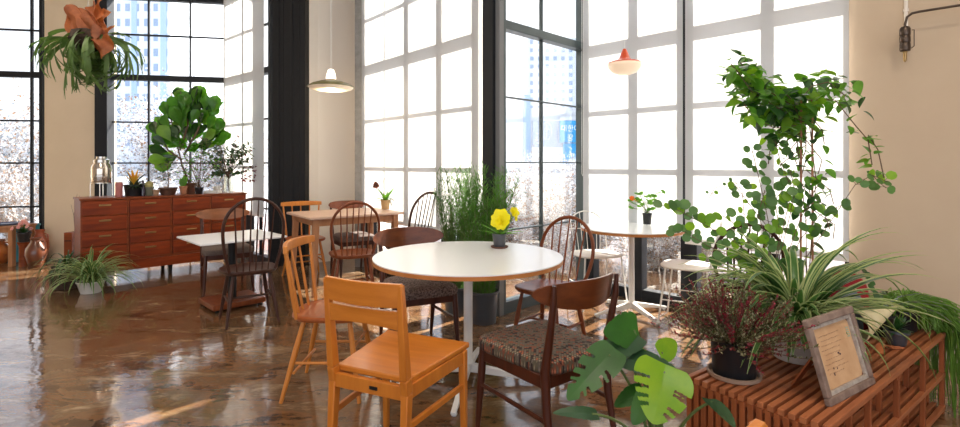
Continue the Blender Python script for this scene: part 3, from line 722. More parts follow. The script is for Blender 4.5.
def leaf(mb,base,d,nrm,L,W,prof='ovate',nu=6,nv=2,bend=.15,fold=.15,keep=None,mi=0):
    d=V(d).normalized(); s=d.cross(V(nrm)); 
    if s.length<1e-4: s=d.cross(V((0,1,.1)))
    s.normalize(); u=s.cross(d)
    pf={'ovate':lambda t:math.sin(math.pi*min(1,t)**.75)**.8,'round':lambda t:math.sqrt(max(0,1-(2*t-1)**2)),'obov':lambda t:(math.sin(math.pi*t**1.5))**.7*(.55+.45*t),'lance':lambda t:math.sin(math.pi*t**.8),
        'heart':lambda t:(math.sin(math.pi*t**.62))**.75,'mon':lambda t:(math.sin(math.pi*min(1,.06+t*.94)**.6))**.6}[prof]
    o=[];N=2*nv+1
    for i in range(nu+1):
        t=i/nu; w=W*.5*pf(t)
        for j in range(-nv,nv+1):
            q=j/nv
            o.append(V(base)+d*(L*t*(1-.3*bend*t))+s*(q*w)+u*(fold*abs(q)*w-bend*L*t*t))
    fs=[]
    for i in range(nu):
        for j in range(2*nv):
            if keep and not keep((i+.5)/nu,(j+.5)/nv-1): continue
            fs.append((i*N+j,i*N+j+1,(i+1)*N+j+1,(i+1)*N+j))
    mb.add(o,fs,mi)
def rnd_dir(elmin=-30,elmax=80): return az(U(0,360),U(elmin,elmax))

# --- variegated spider plants
def spider(label,loc,pr,ph,pm,n,L,w,groupleaf=None,zoff=0,ellim=(15,85),droop=(70,150),shape=None):
    t=thing('spider_plant',label,'potted plant',loc)
    if zoff: saucer(t,pr*.9,.015,M['saucerl'])
    pot(t,pr,ph,pm,taper=.72)
    b=MB()
    for k in range(n):
        a=U(0,360); el=U(*ellim); l=L*U(.6,1.0)*(shape(a) if shape else 1)
        strap(b,(math.cos(rad(a))*pr*.3*U(0,1),math.sin(rad(a))*pr*.3*U(0,1),ph-.02),a,el,l,w*U(.7,1.1),U(*droop)*(1.0 if el>40 else .8),12,True,U(1.1,1.9),U(-15,15))
    b.build('foliage',[L6,L5],t); return t
spider('variegated spider plant in a wide white bowl on the slatted bench, behind the picture frame',bp(.56,.315,BT),.125,.15,M['potwhite'],240,.72,.038,ellim=(25,88),shape=lambda a:1.0 if (a<70 or a>345) else (.48 if 225<a<325 else .85),droop=(60,135))
spider('spider plant in a small white pot on the floor left of the drawers',(-3.83,5.02,0),.115,.12,M['potwhite'],150,.56,.022,ellim=(35,88),droop=(80,150))
# dark basket plant behind it
t=thing('basket_plant','dark trailing plant in a dark basket at the left foot of the drawers','potted plant',(-4.22,5.22,0))
b=MB(); b.lathe([(.10,0),(.13,.03),(.145,.12),(.13,.22),(.137,.23),(.125,.23),(.12,.2),(.02,.19)],24); b.build('basket',mat('dark_wicker',(.05,.03,.02),.8,(.10,.06,.04),scale=60,st=(1,1,3),bump=.5),t)
b=MB()
for k in range(90): strap(b,(0,0,.2),U(0,360),U(10,85),U(.28,.48),.014,U(90,170),8,False,1.2)
b.build('foliage',[L2,L2],t)
# --- heather like plant in black pot
t=thing('heather_plant','bushy maroon tipped heather in a black pot on a tan saucer, at the bench corner','potted plant',bp(.155,.40-.07+.06,BT))
HP=V(t.location)
saucer(t,.098,.02,M['saucerl']); 
b=MB(); b.lathe([(.078,.008),(.080,.012),(.088,.145),(.092,.15),(.084,.15),(.08,.13),(.01,.13)],36); b.build('pot',M['potblack'],t); b=MB(); b.lathe([(.08,.12),(.08,.132),(.01,.138)],24); b.build('soil',M['soil'],t)
bg_=MB(); bs_=MB(); bt_=MB()
for k in range(380):
    a=U(0,360); el=U(-6,85); d=az(a,el); L=U(.17,.31)*(1.0 if el<40 else .80); p=V((math.cos(rad(a))*.03,math.sin(rad(a))*.03,.14)); pts=[p]
    for i in range(6): d=(d+V((U(-.12,.12),U(-.12,.12),U(-.06,.16)))).normalized(); p=p+d*L/6; pts.append(p)
    bs_.tube(pts,[.0016]*4+[.001]*3,4)
    red=U(0,1)<.55
    for i in range(1,7):
        for q in range(9 if i>2 else 4):
            pp=pts[i-1].lerp(pts[i],U(0,1)); dd=(d+rnd_dir()*.9).normalized()
            leaf(bg_ if not(red and i>3) else bt_,pp,dd,rnd_dir(),U(.010,.018),U(.004,.007),'lance',2,1,mi=0 if U(0,1)<.62 else 1)
bg_.build('foliage',[L8,leafmat('pale_tip',(.45,.42,.28),(.3,.3,.16))],t); bt_.build('red_tips',[L7,leafmat('crimson_tip',(.38,.03,.06),(.22,.02,.04))],t); bs_.build('stems',BROWN,t)
# --- tall climbing plant on stakes
t=thing('climbing_plant','tall leafy climbing plant trained on two canes behind the spider plant','potted plant',bp(.90,.40,BT)); CP=V(t.location)
pot(t,.095,.14,M['potgrey'])
top={}
for dx in(-.03,.03):
    b=MB(); b.tube([(dx,0,.12),(dx*.9,.0,1.22)],.005,6); b.build('cane',M['terra'],t)
def img(x,y,Y): return V((at_y(x,Y)[0],Y,zz(y,Y)))   # a point in the room
bl=MB(); bs2=MB()
def vine(pts,dens,ls,mb=None,wob=.05,jit=.06):
    mb=mb or bl; out=[V(p) for p in pts]; bs2.tube(out,.0025,5)
    for i in range(len(out)-1):
        seg=out[i+1]-out[i]; n=max(1,int(seg.length*dens))
        for k in range(n):
            p=out[i]+seg*(k/n)+V((U(-1,1),U(-1,1),U(-1,1)))*jit; a=U(0,360); el=U(-55,35)
            L=ls*U(.65,1.15); leaf(mb,p,az(a,el),V((U(-.5,.5),U(-.7,.2),1)),L,L*U(.5,.66),'ovate',5,1,U(.1,.35),.22,mi=0 if U(0,1)<.6 else(1 if U(0,1)<.6 else 2))
o=V((0,0,.12)); lc=lambda x,y,dy=0: img(x,y,CP.y+dy)-CP
vine([o,lc(806,220),lc(800,170),lc(795,120),lc(790,95)],22,.07)
vine([o,lc(812,230),lc(816,180),lc(810,130),lc(806,100)],22,.07)
for dy in(-.10,0,.10,.18):
    vine([lc(804,122,dy),lc(778,108,dy),lc(752,92,dy),lc(738,72,dy),lc(731,64,dy)],105,.088)
    vine([lc(800,100,dy),lc(812,86,dy),lc(828,82,dy),lc(840,92,dy),lc(852,100,dy)],75,.085)
    vine([lc(790,104,dy),lc(770,92,dy),lc(752,78,dy),lc(740,62,dy)],85,.088)
    vine([lc(800,125,dy),lc(775,128,dy),lc(756,120,dy),lc(744,104,dy)],75,.08)
    vine([lc(800,118,dy),lc(790,98,dy),lc(780,88,dy)],75,.085)
vine([lc(800,100,-.1),lc(835,100,-.15),lc(855,125,-.2),lc(868,140,-.2),lc(872,165,-.2)],44,.065,jit=.045)
vine([lc(868,135,-.2),lc(878,150,-.2),lc(884,178,-.22)],34,.065,jit=.04)
for x,y in((790,150),(822,160),(780,165),(830,190),(812,200),(800,180),(825,215),(835,225),(806,150),(770,150),(822,130)): vine([lc(806,y-20),lc(x,y),lc(x+U(-10,10),y+14)],38,.062,jit=.045)
bl.build('foliage',[L1,L2,L3],t); bs2.build('vine_stems',BROWN,t)
# --- round leaf plant
t=thing('round_leaf_plant','loose plant with round coin shaped leaves on thin stems in front of the right blind','potted plant',bp(.80,.42,BT)-V((.13,-.02,0)))
RP=V(t.location); pot(t,.075,.12,M['terra']); bl2=MB(); bs3=MB()
def rvine(pts,n,ls,two=True):
    out=[V(p) for p in pts]; bs3.tube(out,.0018,5)
    for k in range(n):
        f=(k+.6)/n*(len(out)-1); i=min(int(f),len(out)-2); p=out[i].lerp(out[i+1],f-i)
        for s in((-1,1) if two else(1,)):
            a=U(-150,-30) if U(0,1)<.6 else U(0,360); d=V((s*U(.4,1),U(-.4,.4),U(-.3,.8))).normalized(); q=p+d*.014
            bs3.tube([p,q],.001,4); L=ls*U(.75,1.2); leaf(bl2,q,d,V((U(-.6,.6),-1,U(.0,.9))),L,L*.92,'round',6,2,.05,.08,mi=0 if U(0,1)<.7 else 1)
rc=lambda x,y,dy=0: img(x,y,RP.y+dy)-RP
o=V((0,0,.1))
for pts,n,ls in [([o,rc(772,240),rc(765,205),rc(757,170),rc(752,150)],10,.045),([o,rc(770,250),rc(745,225),rc(742,190),rc(735,182)],7,.042),([o,rc(760,262),rc(732,240),rc(705,225),rc(682,212),rc(663,205)],12,.050),([o,rc(762,265),rc(735,258),rc(708,246),rc(685,232),rc(676,232)],10,.045),
    ([o,rc(785,220),rc(792,190),rc(780,160),rc(775,140)],10,.044),([o,rc(800,240),rc(820,215),rc(842,205)],6,.046),([o,rc(790,215),rc(795,190),rc(790,170)],8,.042),([o,rc(752,255),rc(728,262),rc(705,262)],7,.04),
    ([o,rc(770,230),rc(750,205),rc(733,182),rc(715,188),rc(708,200)],4,.02),([o,rc(780,235),rc(775,200),rc(790,180)],8,.045),([o,rc(765,235),rc(758,215),rc(765,190)],8,.05),([o,rc(825,230),rc(855,185),rc(872,175),rc(888,182)],6,.042),([rc(872,175),rc(880,183),rc(886,188)],3,.042),([o,rc(750,245),rc(740,228),rc(722,215)],6,.045),([o,rc(800,220),rc(812,195),rc(822,178)],6,.045)]:
    rvine(pts,int(n*1.2),ls*1.05)
bl2.build('foliage',[L9,L3],t); bs3.build('stems',BROWN,t)
# --- trailing rhipsalis at the right end, and fishbone cactus
t=thing('trailing_cactus','mistletoe cactus with long thin green strands spilling over the right end of the bench','potted plant',bp(1.42,.15,BT)); pot(t,.075,.11,M['potblack'])
b=MB(); ex=V((bu.x,bu.y,0)); ey=V((bv.x,bv.y,0))
for k in range(480):
    f=U(0,1); d0=(ex*U(.25,1)+ey*U(-1.0,.45)).normalized() if f<.8 else az(U(0,360),0)
    r1=U(.05,.24) if f<.8 else U(.03,.10); L=U(.15,.62) if f<.8 else U(.05,.12); hp=V((0,0,.10)); pts=[hp+V((U(-.04,.04),U(-.04,.04),-.0)),hp+d0*r1*.4+V((0,0,U(.03,.10))),hp+d0*r1*.85+V((0,0,U(.0,.07)))]
    end=hp+d0*(r1+.06)
    overhang=(d0.dot(ex)*(r1+.06)>.13) or (d0.dot(ey)*(r1+.06)<-.17)
    if not overhang: L=min(L,.10)
    z=pts[-1].z; p=pts[-1]
    for i in range(5): p=V((end.x+d0.x*.02*i/5+U(-.008,.008),end.y+d0.y*.02*i/5+U(-.008,.008),z-L*(i+1)/5)); pts.append(p)
    b.tube(pts,.0024,4)
b.build('strands',leafmat('strand_green',(.24,.40,.07),(.13,.26,.04),.5,.4),t)
t=thing('fishbone_cactus','zigzag leaved cactus in a dark pot on the bench against the beige wall','potted plant',bp(1.24,.20,BT)); pot(t,.07,.11,M['potblack']); b=MB()
for k in range(16):
    a=U(-60,80) if k<10 else U(0,360); el=U(25,80); L=U(.24,.40); p=V((0,0,.10)); e=el; n=9; d=az(a,el); 
    for i in range(n):
        d=az(a,e); sd=az(a+90,0); w=.018
        s=1 if i%2 else -1
        b.add([p-sd*.004,p+sd*.004,p+d*L/n+sd*.004,p+d*L/n-sd*.004],[(0,1,2,3)])
        b.add([p+sd*s*.004,p+d*(L/n)*.35+sd*s*w,p+d*(L/n)*.8+sd*s*w*.9,p+d*(L/n)+sd*s*.004],[(0,1,2,3)])
        b.add([p-sd*s*.004,p+d*(L/n)*.2-sd*s*w*.5,p+d*(L/n)-sd*s*.004],[(0,1,2)])
        p=p+d*L/n; e-=U(5,13)
b.build('foliage',L2,t)
# small succulent in front
t=thing('small_succulent','small dark succulent drooping beside the orange leather strap on the bench','potted plant',bp(1.13,.10,BT)); pot(t,.045,.07,M['potgrey']); b=MB()
for k in range(44): d=rnd_dir(-10,70); leaf(b,(0,0,.065),d,(0,0,1),U(.05,.10),.02,'lance',3,1)
b.build('foliage',L2,t)
# red tin with grey front, cream cone, leather strap
t=thing('arched_box','dark red round topped box with a blue grey front, behind the spider plant leaves','box',bp(.93,.27,BT)); t.rotation_euler=(0,0,math.atan2(bu.y,bu.x)-.55)
def arch(w,h,n=20): return [(-w/2,0),(w/2,0)]+[(w/2*math.cos(math.pi*k/n),h-w/2+w/2*math.sin(math.pi*k/n)) for k in range(n+1)]
Mr=Matrix.Rotation(rad(90),4,'X')
b=MB(); b.slab(arch(.24,.35),-.04,.04,M=Mr); b.build('body',mat('dark_red_box',(.35,.01,.015),.5),t,bevel=.008)
b=MB(); b.slab(arch(.16,.27),.036,.05,M=Mr); b.build('front_panel',mat('blue_grey_lid',(.16,.20,.27),.7),t,bevel=.004)
t=thing('paper_cone','cream paper cone leaning on the bench beside the top of the picture frame','paper',bp(.80,.20,BT))
ca=img(848,326,2.33)-V(t.location); cb=img(898,307,2.52)-V(t.location); dd=(cb-ca).normalized(); s1=dd.cross(V((0,0,1))).normalized(); s2=s1.cross(dd)
b=MB()
def cone(u,v,sd):
    a=2*math.pi*u*.96; r=(.085*(1-v)+.002)-.002*sd; return ca+(cb-ca)*v+s1*math.sin(a)*r+s2*math.cos(a)*r
b.shell(cone,28,4); b.build('paper',mat('cream_paper',(.88,.78,.50),.8,(.82,.66,.34),scale=9),t)
b=MB(); b.box((ca.x-.0,ca.y,(ca.z-.08)/2),(.10,.08,max(.02,ca.z-.08))); b.build('paper_base',mat('pale_card',(.75,.60,.35),.8),t,bevel=.003)
t=thing('leather_strap','orange leather strap looped on the bench slats in front of the plants','strap',bp(.98,.09,BT))
b=MB()
def stp(u,v,sd):
    x=(u-.5)*.16; z=.004+.022*math.sin(math.pi*min(1,u*1.25))**2*(u<.8); return V((x*.9+.03*u*u,(v-.5)*(.038-.02*abs(u-.5))+.03*math.sin(u*3),z+.003*sd))
b.shell(stp,18,2); b.build('strap_band',mat('orange_leather',(.55,.17,.06),.5),t); t.rotation_euler=(0,0,.4)
# --- monstera in the foreground
t=thing('monstera_plant','glossy split leaf monstera in the foreground between the patterned chair and the bench','potted plant',(.62,1.78,0)); pot(t,.14,.20,M['potgrey'])
b=MB(); bs4=MB(); MP=V((.62,1.78,0)); mc=lambda x,y,Y: img(x,y,Y)-MP
def mleaf(attach,tip,nrm,W,mi=0,bend=.12,fold=.12,split=.42,seed=0):
    r=random.Random(seed); A=V(attach);T=V(tip); d=T-A; L=d.length; cuts=[(r.uniform(.2,.8)*.0+c+r.uniform(-.03,.03),r.choice((-1,1))) for c in(.30,.46,.62,.76)]; cuts+=[(c+.05,-s) for c,s in cuts]
    def keep(t_,q):
        for c,s in cuts:
            if (q>0)==(s>0) and abs(q)>split and abs(t_-(c+ .10*(abs(q)-split)))<.022+.02*(abs(q)-split): return False
        return True
    # heart shaped back lobes: start behind the attachment
    back=A-d.normalized()*L*.16
    leaf(b,back,d,nrm,L*1.16,W,'mon',80,14,bend,fold,keep,mi)
    return A
def stalk(A,base=V((0,0,.17)),sag=.1):
    A=V(A); m_=base.lerp(A,.5)+V(((A.x-base.x)*-.15,0,.10)); pts=[(base*(1-u)**2+m_*2*u*(1-u)+A*u*u) for u in[i/10 for i in range(11)]]; bs4.tube(pts,[.007-.003*i/10 for i in range(11)],7)
ML=[ ((609,355,1.70),(566,398,1.60),(-.3,-.8,.75),.125,0,.45),
     ((634,330,1.80),(607,332,1.72),(.1,-.9,.35),.13,0,.95),
     ((632,340,1.78),(583,366,1.68),(0,-.5,1),.10,1,.95),
     ((664,372,1.55),(655,425,1.46),(.15,-.85,.6),.185,2,.42),
     ((628,358,1.74),(692,376,1.58),(.1,-.6,1),.12,1,.95),
     ((592,414,1.6),(554,408,1.56),(0,-.5,1),.05,1,.95),
     ((640,358,1.85),(632,344,1.9),(0,-1,.3),.07,2,.95),
     ((712,402,1.62),(738,424,1.52),(.5,-.9,.6),.08,1,.95),
     ((640,392,1.7),(614,404,1.66),(0,-.5,.8),.07,0,.95),
     ((662,352,1.8),(680,340,1.85),(0,-1,.4),.08,2,.95),
     ((655,385,1.72),(690,380,1.70),(0,-.5,1),.07,0,.95),
     ((650,396,1.6),(632,424,1.55),(0,-.6,1),.08,0,.95)]
for i,(a,tp,nr,W,mi,sp) in enumerate(ML):
    A=mc(*a); mleaf(A,mc(*tp),nr,W,mi,.10 if sp<.8 else .14,.10,sp,i+3); stalk(A)
G1=leafmat('monstera_green',(.035,.14,.018),(.022,.09,.012),.38,.3); G2=leafmat('monstera_dark',(.035,.09,.035),(.018,.055,.022),.3,.12); G3=leafmat('monstera_lime',(.26,.44,.02),(.15,.34,.02),.28,.4)
b.build('foliage',[G1,G2,G3],t); bs4.build('leaf_stalks',STEM,t)
# --- tall feathery grasses behind the main table
def feathery(label,loc,pr,ph,n,H,spread,col,pm,dens=26):
    t=thing('feathery_plant',label,'potted plant',(*loc,0)); pot(t,pr,ph,pm,taper=.8); b=MB(); bs=MB()
    for k in range(n):
        a=U(0,360); r=pr*.7*U(0,1)**.5; p=V((math.cos(rad(a))*r,math.sin(rad(a))*r,ph-.03)); lean=spread*U(.1,1); top=H*U(.62,1.0); d=az(a,0); pts=[]
        for i in range(8): q=i/7; pts.append(p+d*(lean*q**1.6)+V((U(-.008,.008),U(-.008,.008),(top-ph)*q)))
        bs.tube(pts,[.0022-.0014*i/7 for i in range(8)],4)
        for i in range(1,8):
            for j in range(dens//7 if i<7 else dens//5):
                q=pts[i-1].lerp(pts[i],U(0,1)); dd=(az(U(0,360),U(20,75))).normalized(); L=U(.03,.075)
                b.add([q,q+dd*L*.5+az(U(0,360))*.0035,q+dd*L,q+dd*L*.5-az(U(0,360))*.0035],[(0,1,2,3)])
    b.build('foliage',col,t); bs.build('stems',STEM,t)
feathery('tall dense feathery green plant in a dark grey pot behind the yellow orchid',(.03,4.08),.12,.26,190,1.30,.24,leafmat('feather_green',(.10,.26,.035),(.05,.16,.02),.5,.35),M['potgrey'],70)
feathery('tall sparse feathery plant left of the denser one, against the white blind',(-.20,4.30),.11,.24,130,1.26,.19,leafmat('feather_grey_green',(.12,.22,.06),(.06,.14,.04),.5,.35),M['potgrey'],64)
# --- yellow orchid on the main table
def smallpot(t,r,h,m,sau=True):
    if sau: saucer(t,r*1.15,.012,M['saucer'])
    b=MB(); b.lathe([(r*.78,.006),(r*.8,.01),(r*.98,h-.012),(r*1.04,h-.012),(r*1.04,h),(r*.94,h),(r*.9,h-.012),(.005,h-.012)],28); b.build('pot',m,t)
t=thing('potted_orchid','yellow flowering orchid in a dark grey pot with saucer on the large round table','potted plant',(.125,3.27,.730)); smallpot(t,.046,.092,M['potgrey']); b=MB()
for a,el,L in((160,35,.17),(185,50,.15),(175,20,.16),(20,14,.19),(0,32,.13),(40,45,.12),(200,65,.12),(-60,30,.11),(-120,40,.10),(100,50,.12),(10,60,.10),(-20,15,.14),(170,60,.13)):
    strap(b,(0,0,.08),a,el,L,.024,20,7,False)
b.build('leaves',[L1,L1],t)
def bloom(t,m,*bs):
    b=MB()
    for q in bs: petals(b,*q)
    return b.build('flower',m,t)
def petals(b,c,nrm,s,n=6):
    nrm=V(nrm).normalized(); x=nrm.cross(V((0,0,1))).normalized(); y=x.cross(nrm)
    for k in range(n):
        a=2*math.pi*k/n+.3; d=(x*math.cos(a)+y*math.sin(a)+nrm*.25); leaf(b,V(c)-nrm*.004,d,nrm,s*U(.85,1.1),s*.85,'round',6,3,-.12,U(.1,.5))
    for k in range(4):
        a=2*math.pi*k/4; d=(x*math.cos(a)*.6+y*math.sin(a)*.6+nrm*.8); leaf(b,c,d,x,s*.55,s*.5,'round',4,2,-.3,.3)
bloom(t,YEL,((.013,-.03,.180),(-.3,-1,.25),.072,8),((.012,-.04,.165),(.1,-1,-.1),.045,6)); bloom(t,YEL,((.090,.0,.225),(.6,-.7,.5),.042,6),((.10,.01,.195),(.9,-.4,.1),.032,5))
b=MB(); b.tube([(0,0,.08),(.005,-.015,.13),(.013,-.026,.185)],.003,6); b.tube([(0,0,.08),(.05,0,.15),(.09,.004,.225)],.003,6); b.build('flower_stem',STEM,t)
# --- pot on bay table
t=thing('potted_orchid','small plant with an orange bloom in a dark pot on the bay window table','potted plant',(1.475,4.50,.730)); smallpot(t,.042,.105,M['potblack'],False); b=MB(); bs=MB()
for k in range(26):
    a=U(0,360); p=V((0,0,.10)); q=p+az(a,U(15,85))*U(.08,.24); bs.tube([p,p.lerp(q,.5)+V((0,0,.015)),q],.0018,5)
    for j in range(2): leaf(b,q,rnd_dir(-10,60),(0,-.6,1),U(.035,.06),U(.03,.045),'round',5,1)
b.build('leaves',[L1],t); bs.build('stems',STEM,t); ORG=leafmat('orange_petal',(.85,.20,.05),(.8,.3,.08)); bloom(t,ORG,((-.14,-.02,.235),(0,-1,.3),.026,6)); bloom(t,ORG,((-.10,-.02,.22),(0,-1,.3),.018,5))
b=MB(); b.tube([(0,0,.1),(-.05,-.01,.19),(-.14,-.018,.235)],.002,5); b.build('flower_stem',STEM,t)
# --- pot on oak table
t=thing('potted_orchid','small orchid with drooping bloom in a yellowish clay pot on the pale oak table','potted plant',(-1.05,5.66,.760)); smallpot(t,.052,.11,mat('yellow_clay',(.50,.33,.15),.7,(.42,.26,.11),scale=20),False); b=MB()
for a,el,L in((10,28,.27),(0,42,.26),(20,12,.22),(180,20,.16),(200,45,.18),(-30,55,.22),(60,60,.2),(160,60,.18),(-90,45,.14),(175,5,.15)): strap(b,(0,0,.10),a,el,L,.050,18,7,False)
b.build('leaves',[L1,L1],t); b=MB(); b.tube([(0,0,.1),(-.04,0,.24),(-.01,0,.35)],.002,5); b.tube([(0,0,.1),(-.07,0,.22),(-.20,0,.22)],.002,5); b.build('flower_stem',BROWN,t)
bloom(t,leafmat('brown_petal',(.22,.06,.05),(.12,.05,.03)),((-.10,-.01,.27),(0,-1,.2),.042,6))
# --- staghorn fern hanging
SY=3.8
t=thing('staghorn_fern','large hanging staghorn fern with rust brown shield fronds before the cream pier','hanging plant',img(88,40,SY)); SP=V(t.location); sc_=lambda x,y,dy=0: img(x,y,SY+dy)-SP
b=MB()
for (x0,y0,x1,y1,W,dy) in((98,40,64,4,.20,-.02),(92,46,90,0,.17,-.05),(96,50,112,24,.13,-.04),(88,44,106,8,.2,.02),(90,42,72,22,.2,.05),(98,52,110,36,.14,-.08),(84,30,66,2,.13,-.06),(92,20,103,-4,.1,-.03)):
    p0,p1=sc_(x0,y0,dy),sc_(x1,y1,dy-.03); ph=U(0,6)
    n0=len(b.v); leaf(b,p0,p1-p0,(U(-.5,.5),-1,U(-.2,.4)),(p1-p0).length,W,'mon',16,5,.1,.35)
    for i in range(n0,len(b.v)):
        v=V(b.v[i]); k=40; v+=V((math.sin(v.z*k+ph)*.014,math.sin(v.x*55+v.z*30+ph)*.022,math.sin(v.x*k+ph)*.016)); b.v[i]=tuple(v)
b.build('shield_fronds',RUST,t)
b=MB()
def antler(p,a,e,L,w,depth,dr):
    n=7; q=V(p); pts=[]; aa=a; ee=e
    for i in range(n+1): pts.append((q.copy(),aa,ee)); q=q+az(aa,ee)*L/n; ee-=dr/n
    vs=[]
    for i,(pp,a_,e_) in enumerate(pts):
        t_=i/n; ww=w*(.45+.75*t_ if depth>0 else 1.0*(1-.75*t_))*.5; sd=az(a_+90,0)*math.cos(.6)+V((0,0,math.sin(.6))); vs+= [pp-sd*ww,pp+az(a_,e_+90)*ww*.2,pp+sd*ww]
    b.add(vs,[(i*3+k,i*3+k+1,i*3+k+4,i*3+k+3) for i in range(n) for k in(0,1)])
    if depth>0:
        for s in(-1,1): antler(pts[-1][0]-az(pts[-1][1],pts[-1][2])*.01,aa+s*U(14,34),ee+s*U(-6,14),L*U(.35,.6),w*.62,depth-1,dr*U(.2,.6))
for k in range(70):
    a=U(0,360); e=U(-80,15); p=V((math.cos(rad(a))*.09+.03,math.sin(rad(a))*.08,U(-.05,.06)))
    antler(p,a,e,U(.15,.28),U(.028,.044),2,U(50,110))
for tx,ty in((20,50),(34,72),(30,48),(138,48),(132,35),(72,98),(78,106),(64,98),(88,92)):
    q=sc_(tx,ty,U(-.1,.1)); d=q; a=math.degrees(math.atan2(d.y,d.x)); antler(V((d.x*.2,0,d.z*.1)),a,math.degrees(math.atan2(d.z,math.hypot(d.x,d.y)))+28,d.length*.52,.034,2,40)
b.build('antler_fronds',leafmat('antler_green',(.13,.22,.06),(.06,.12,.03),.5,.3),t)
b=MB(); b.tube([(0,0,.05),(0,0,CEIL-SP.z)],.002,5); b.build('hanging_wire',M['steel'],t)
b=MB(); b.lathe([(.02,-.09),(.09,-.06),(.12,0),(.10,.06),(.03,.09)],20); b.build('root_ball',M['soil'],t)
# ---------------------------------------------------------------- things on the chest
def onch(name,label,cat,x,d): return thing(name,label,cat,ch(x,d))
# drink dispenser
t=onch('drink_dispenser','silvery drink dispenser jar raised on a wire stand at the left end of the drawers','jar',101.5,.20); S=1/F*V(t.location).y*1.0
px=V(t.location).y/F
b=MB(); b.lathe([(px*8.3,px*14.5),(px*8.8,px*15.5),(px*8.8,px*28),(px*8.4,px*31),(px*6.4,px*34),(px*6.4,px*35),(.01,px*35)],32); b.build('jar',mat('silvery_glass',(.62,.55,.48),.12,metal=.85),t)
b=MB(); b.lathe([(px*6.8,px*34.5),(px*6.8,px*37.5),(px*4.5,px*38.5),(px*4.5,px*40.5),(.01,px*40.7)],28); b.build('lid',M['steel'],t)
b=MB()
for a in range(4):
    c=V((math.cos(a*math.pi/2+.5)*px*9,math.sin(a*math.pi/2+.5)*px*9,0)); b.tube([c+V((0,0,.0)),c+V((0,0,px*15))],.004,6)
b.lathe([(px*9.2,px*13.8),(px*9.2,px*14.5),(.02,px*14.5)],28); 
b.lathe([(px*9.1,px*21),(px*9.1,px*21.6),(px*8.6,px*21.6)],28)
b.build('wire_stand',M['steel'],t)
b=MB(); b.bar((0,-px*8.5,px*17),(0,-px*11,px*17),.012,.012); b.build('tap',M['steel'],t)
def cyl(t,nm,r,h,m): b=MB(); b.lathe([(r*.96,0),(r,.003),(r,h-.004),(r*.9,h),(.004,h)],24); b.build(nm,m,t)
t=onch('tin_can','dusty pink can beside the drink dispenser on the drawers','can',119,.13); cyl(t,'can_body',.036,.155,mat('dusty_pink',(.45,.16,.15),.5)); b=MB(); b.lathe([(.034,.155),(.034,.163),(.004,.163)],24); b.build('can_lid',M['terra'],t)
t=onch('bromeliad','orange and green bromeliad in a dark pot on the drawers','potted plant',134,.20); pot(t,.10,.13,M['potblack'],taper=.85); b=MB(); b2=MB()
for k in range(18): strap(b,(0,0,.11),U(0,360),U(15,60),U(.15,.26),.035,U(15,60),7,False)
for k in range(8): strap(b2,(0,0,.13),k*45+U(0,20),U(55,85),U(.12,.20),.03,U(10,30),7,False)
b.build('foliage',[L8,L8],t); b2.build('centre_leaves',leafmat('orange_bract',(.65,.30,.04),(.55,.45,.05)),t)
b=MB(); 
for k in range(14): strap(b,(.05,-.05,.11),U(-110,10),U(10,40),U(.08,.14),.014,60,5,False)
b.build('trailing_leaves',[L2,L2],t)
t=onch('bottle','small dark glass bottle on the drawers between the bromeliad and the cactus','bottle',143.0,.10); b=MB(); b.lathe([(.016,0),(.021,.004),(.021,.09),(.012,.12),(.010,.16),(.013,.162),(.013,.172),(.003,.172)],20); b.build('glass',mat('dark_bottle',(.02,.01,.03),.1,coat=.5),t)
t=onch('potted_cactus','round golden cactus in a grey green pot on the drawers','potted plant',149,.12); pot(t,.045,.10,mat('grey_green_pot',(.16,.17,.12),.6)); b=MB(); b.lathe([(.03,.08),(.042,.10),(.045,.125),(.035,.15),(.015,.163),(.003,.165)],24); b.build('cactus_body',mat('golden_cactus',(.45,.38,.15),.9,(.25,.24,.09),scale=60,bump=.6),t)
t=onch('flower_pot','small empty tan clay pot on the drawers beside the cactus','pot',156,.10); pot(t,.034,.068,mat('tan_clay',(.42,.27,.17),.8))
t=onch('bonsai_plant','little thin leaved tree in a brown bowl on the drawers','potted plant',168,.16); pot(t,.095,.085,mat('dark_brown_bowl',(.09,.045,.03),.6),taper=.75); b=MB(); bs=MB(); bs.tube([(0,0,.06),(.01,0,.18),(-.01,0,.34)],[.007,.005,.003],6)
for k in range(26):
    a=U(0,360); z=U(.12,.36); q=V((0,0,z))+az(a,U(0,50))*U(.05,.13); bs.tube([V((0,0,z-.03)),q],.0015,4)
    for j in range(3): leaf(b,q,rnd_dir(-10,50),(0,0,1),U(.03,.06),.028,'ovate',4,1)
b.build('foliage',L2,t); bs.build('trunk',BROWN,t)
t=onch('potted_seedling','broad leaved seedling in a terracotta pot on the drawers','potted plant',183.5,.10); pot(t,.042,.10,M['terra']); b=MB()
for a,el,L in((120,70,.17),(150,50,.15),(60,75,.14),(200,60,.10)): leaf(b,(0,0,.09),az(a,el),(0,-1,.3),L,L*.4,'ovate',6,2)
b.build('leaves',L1,t)
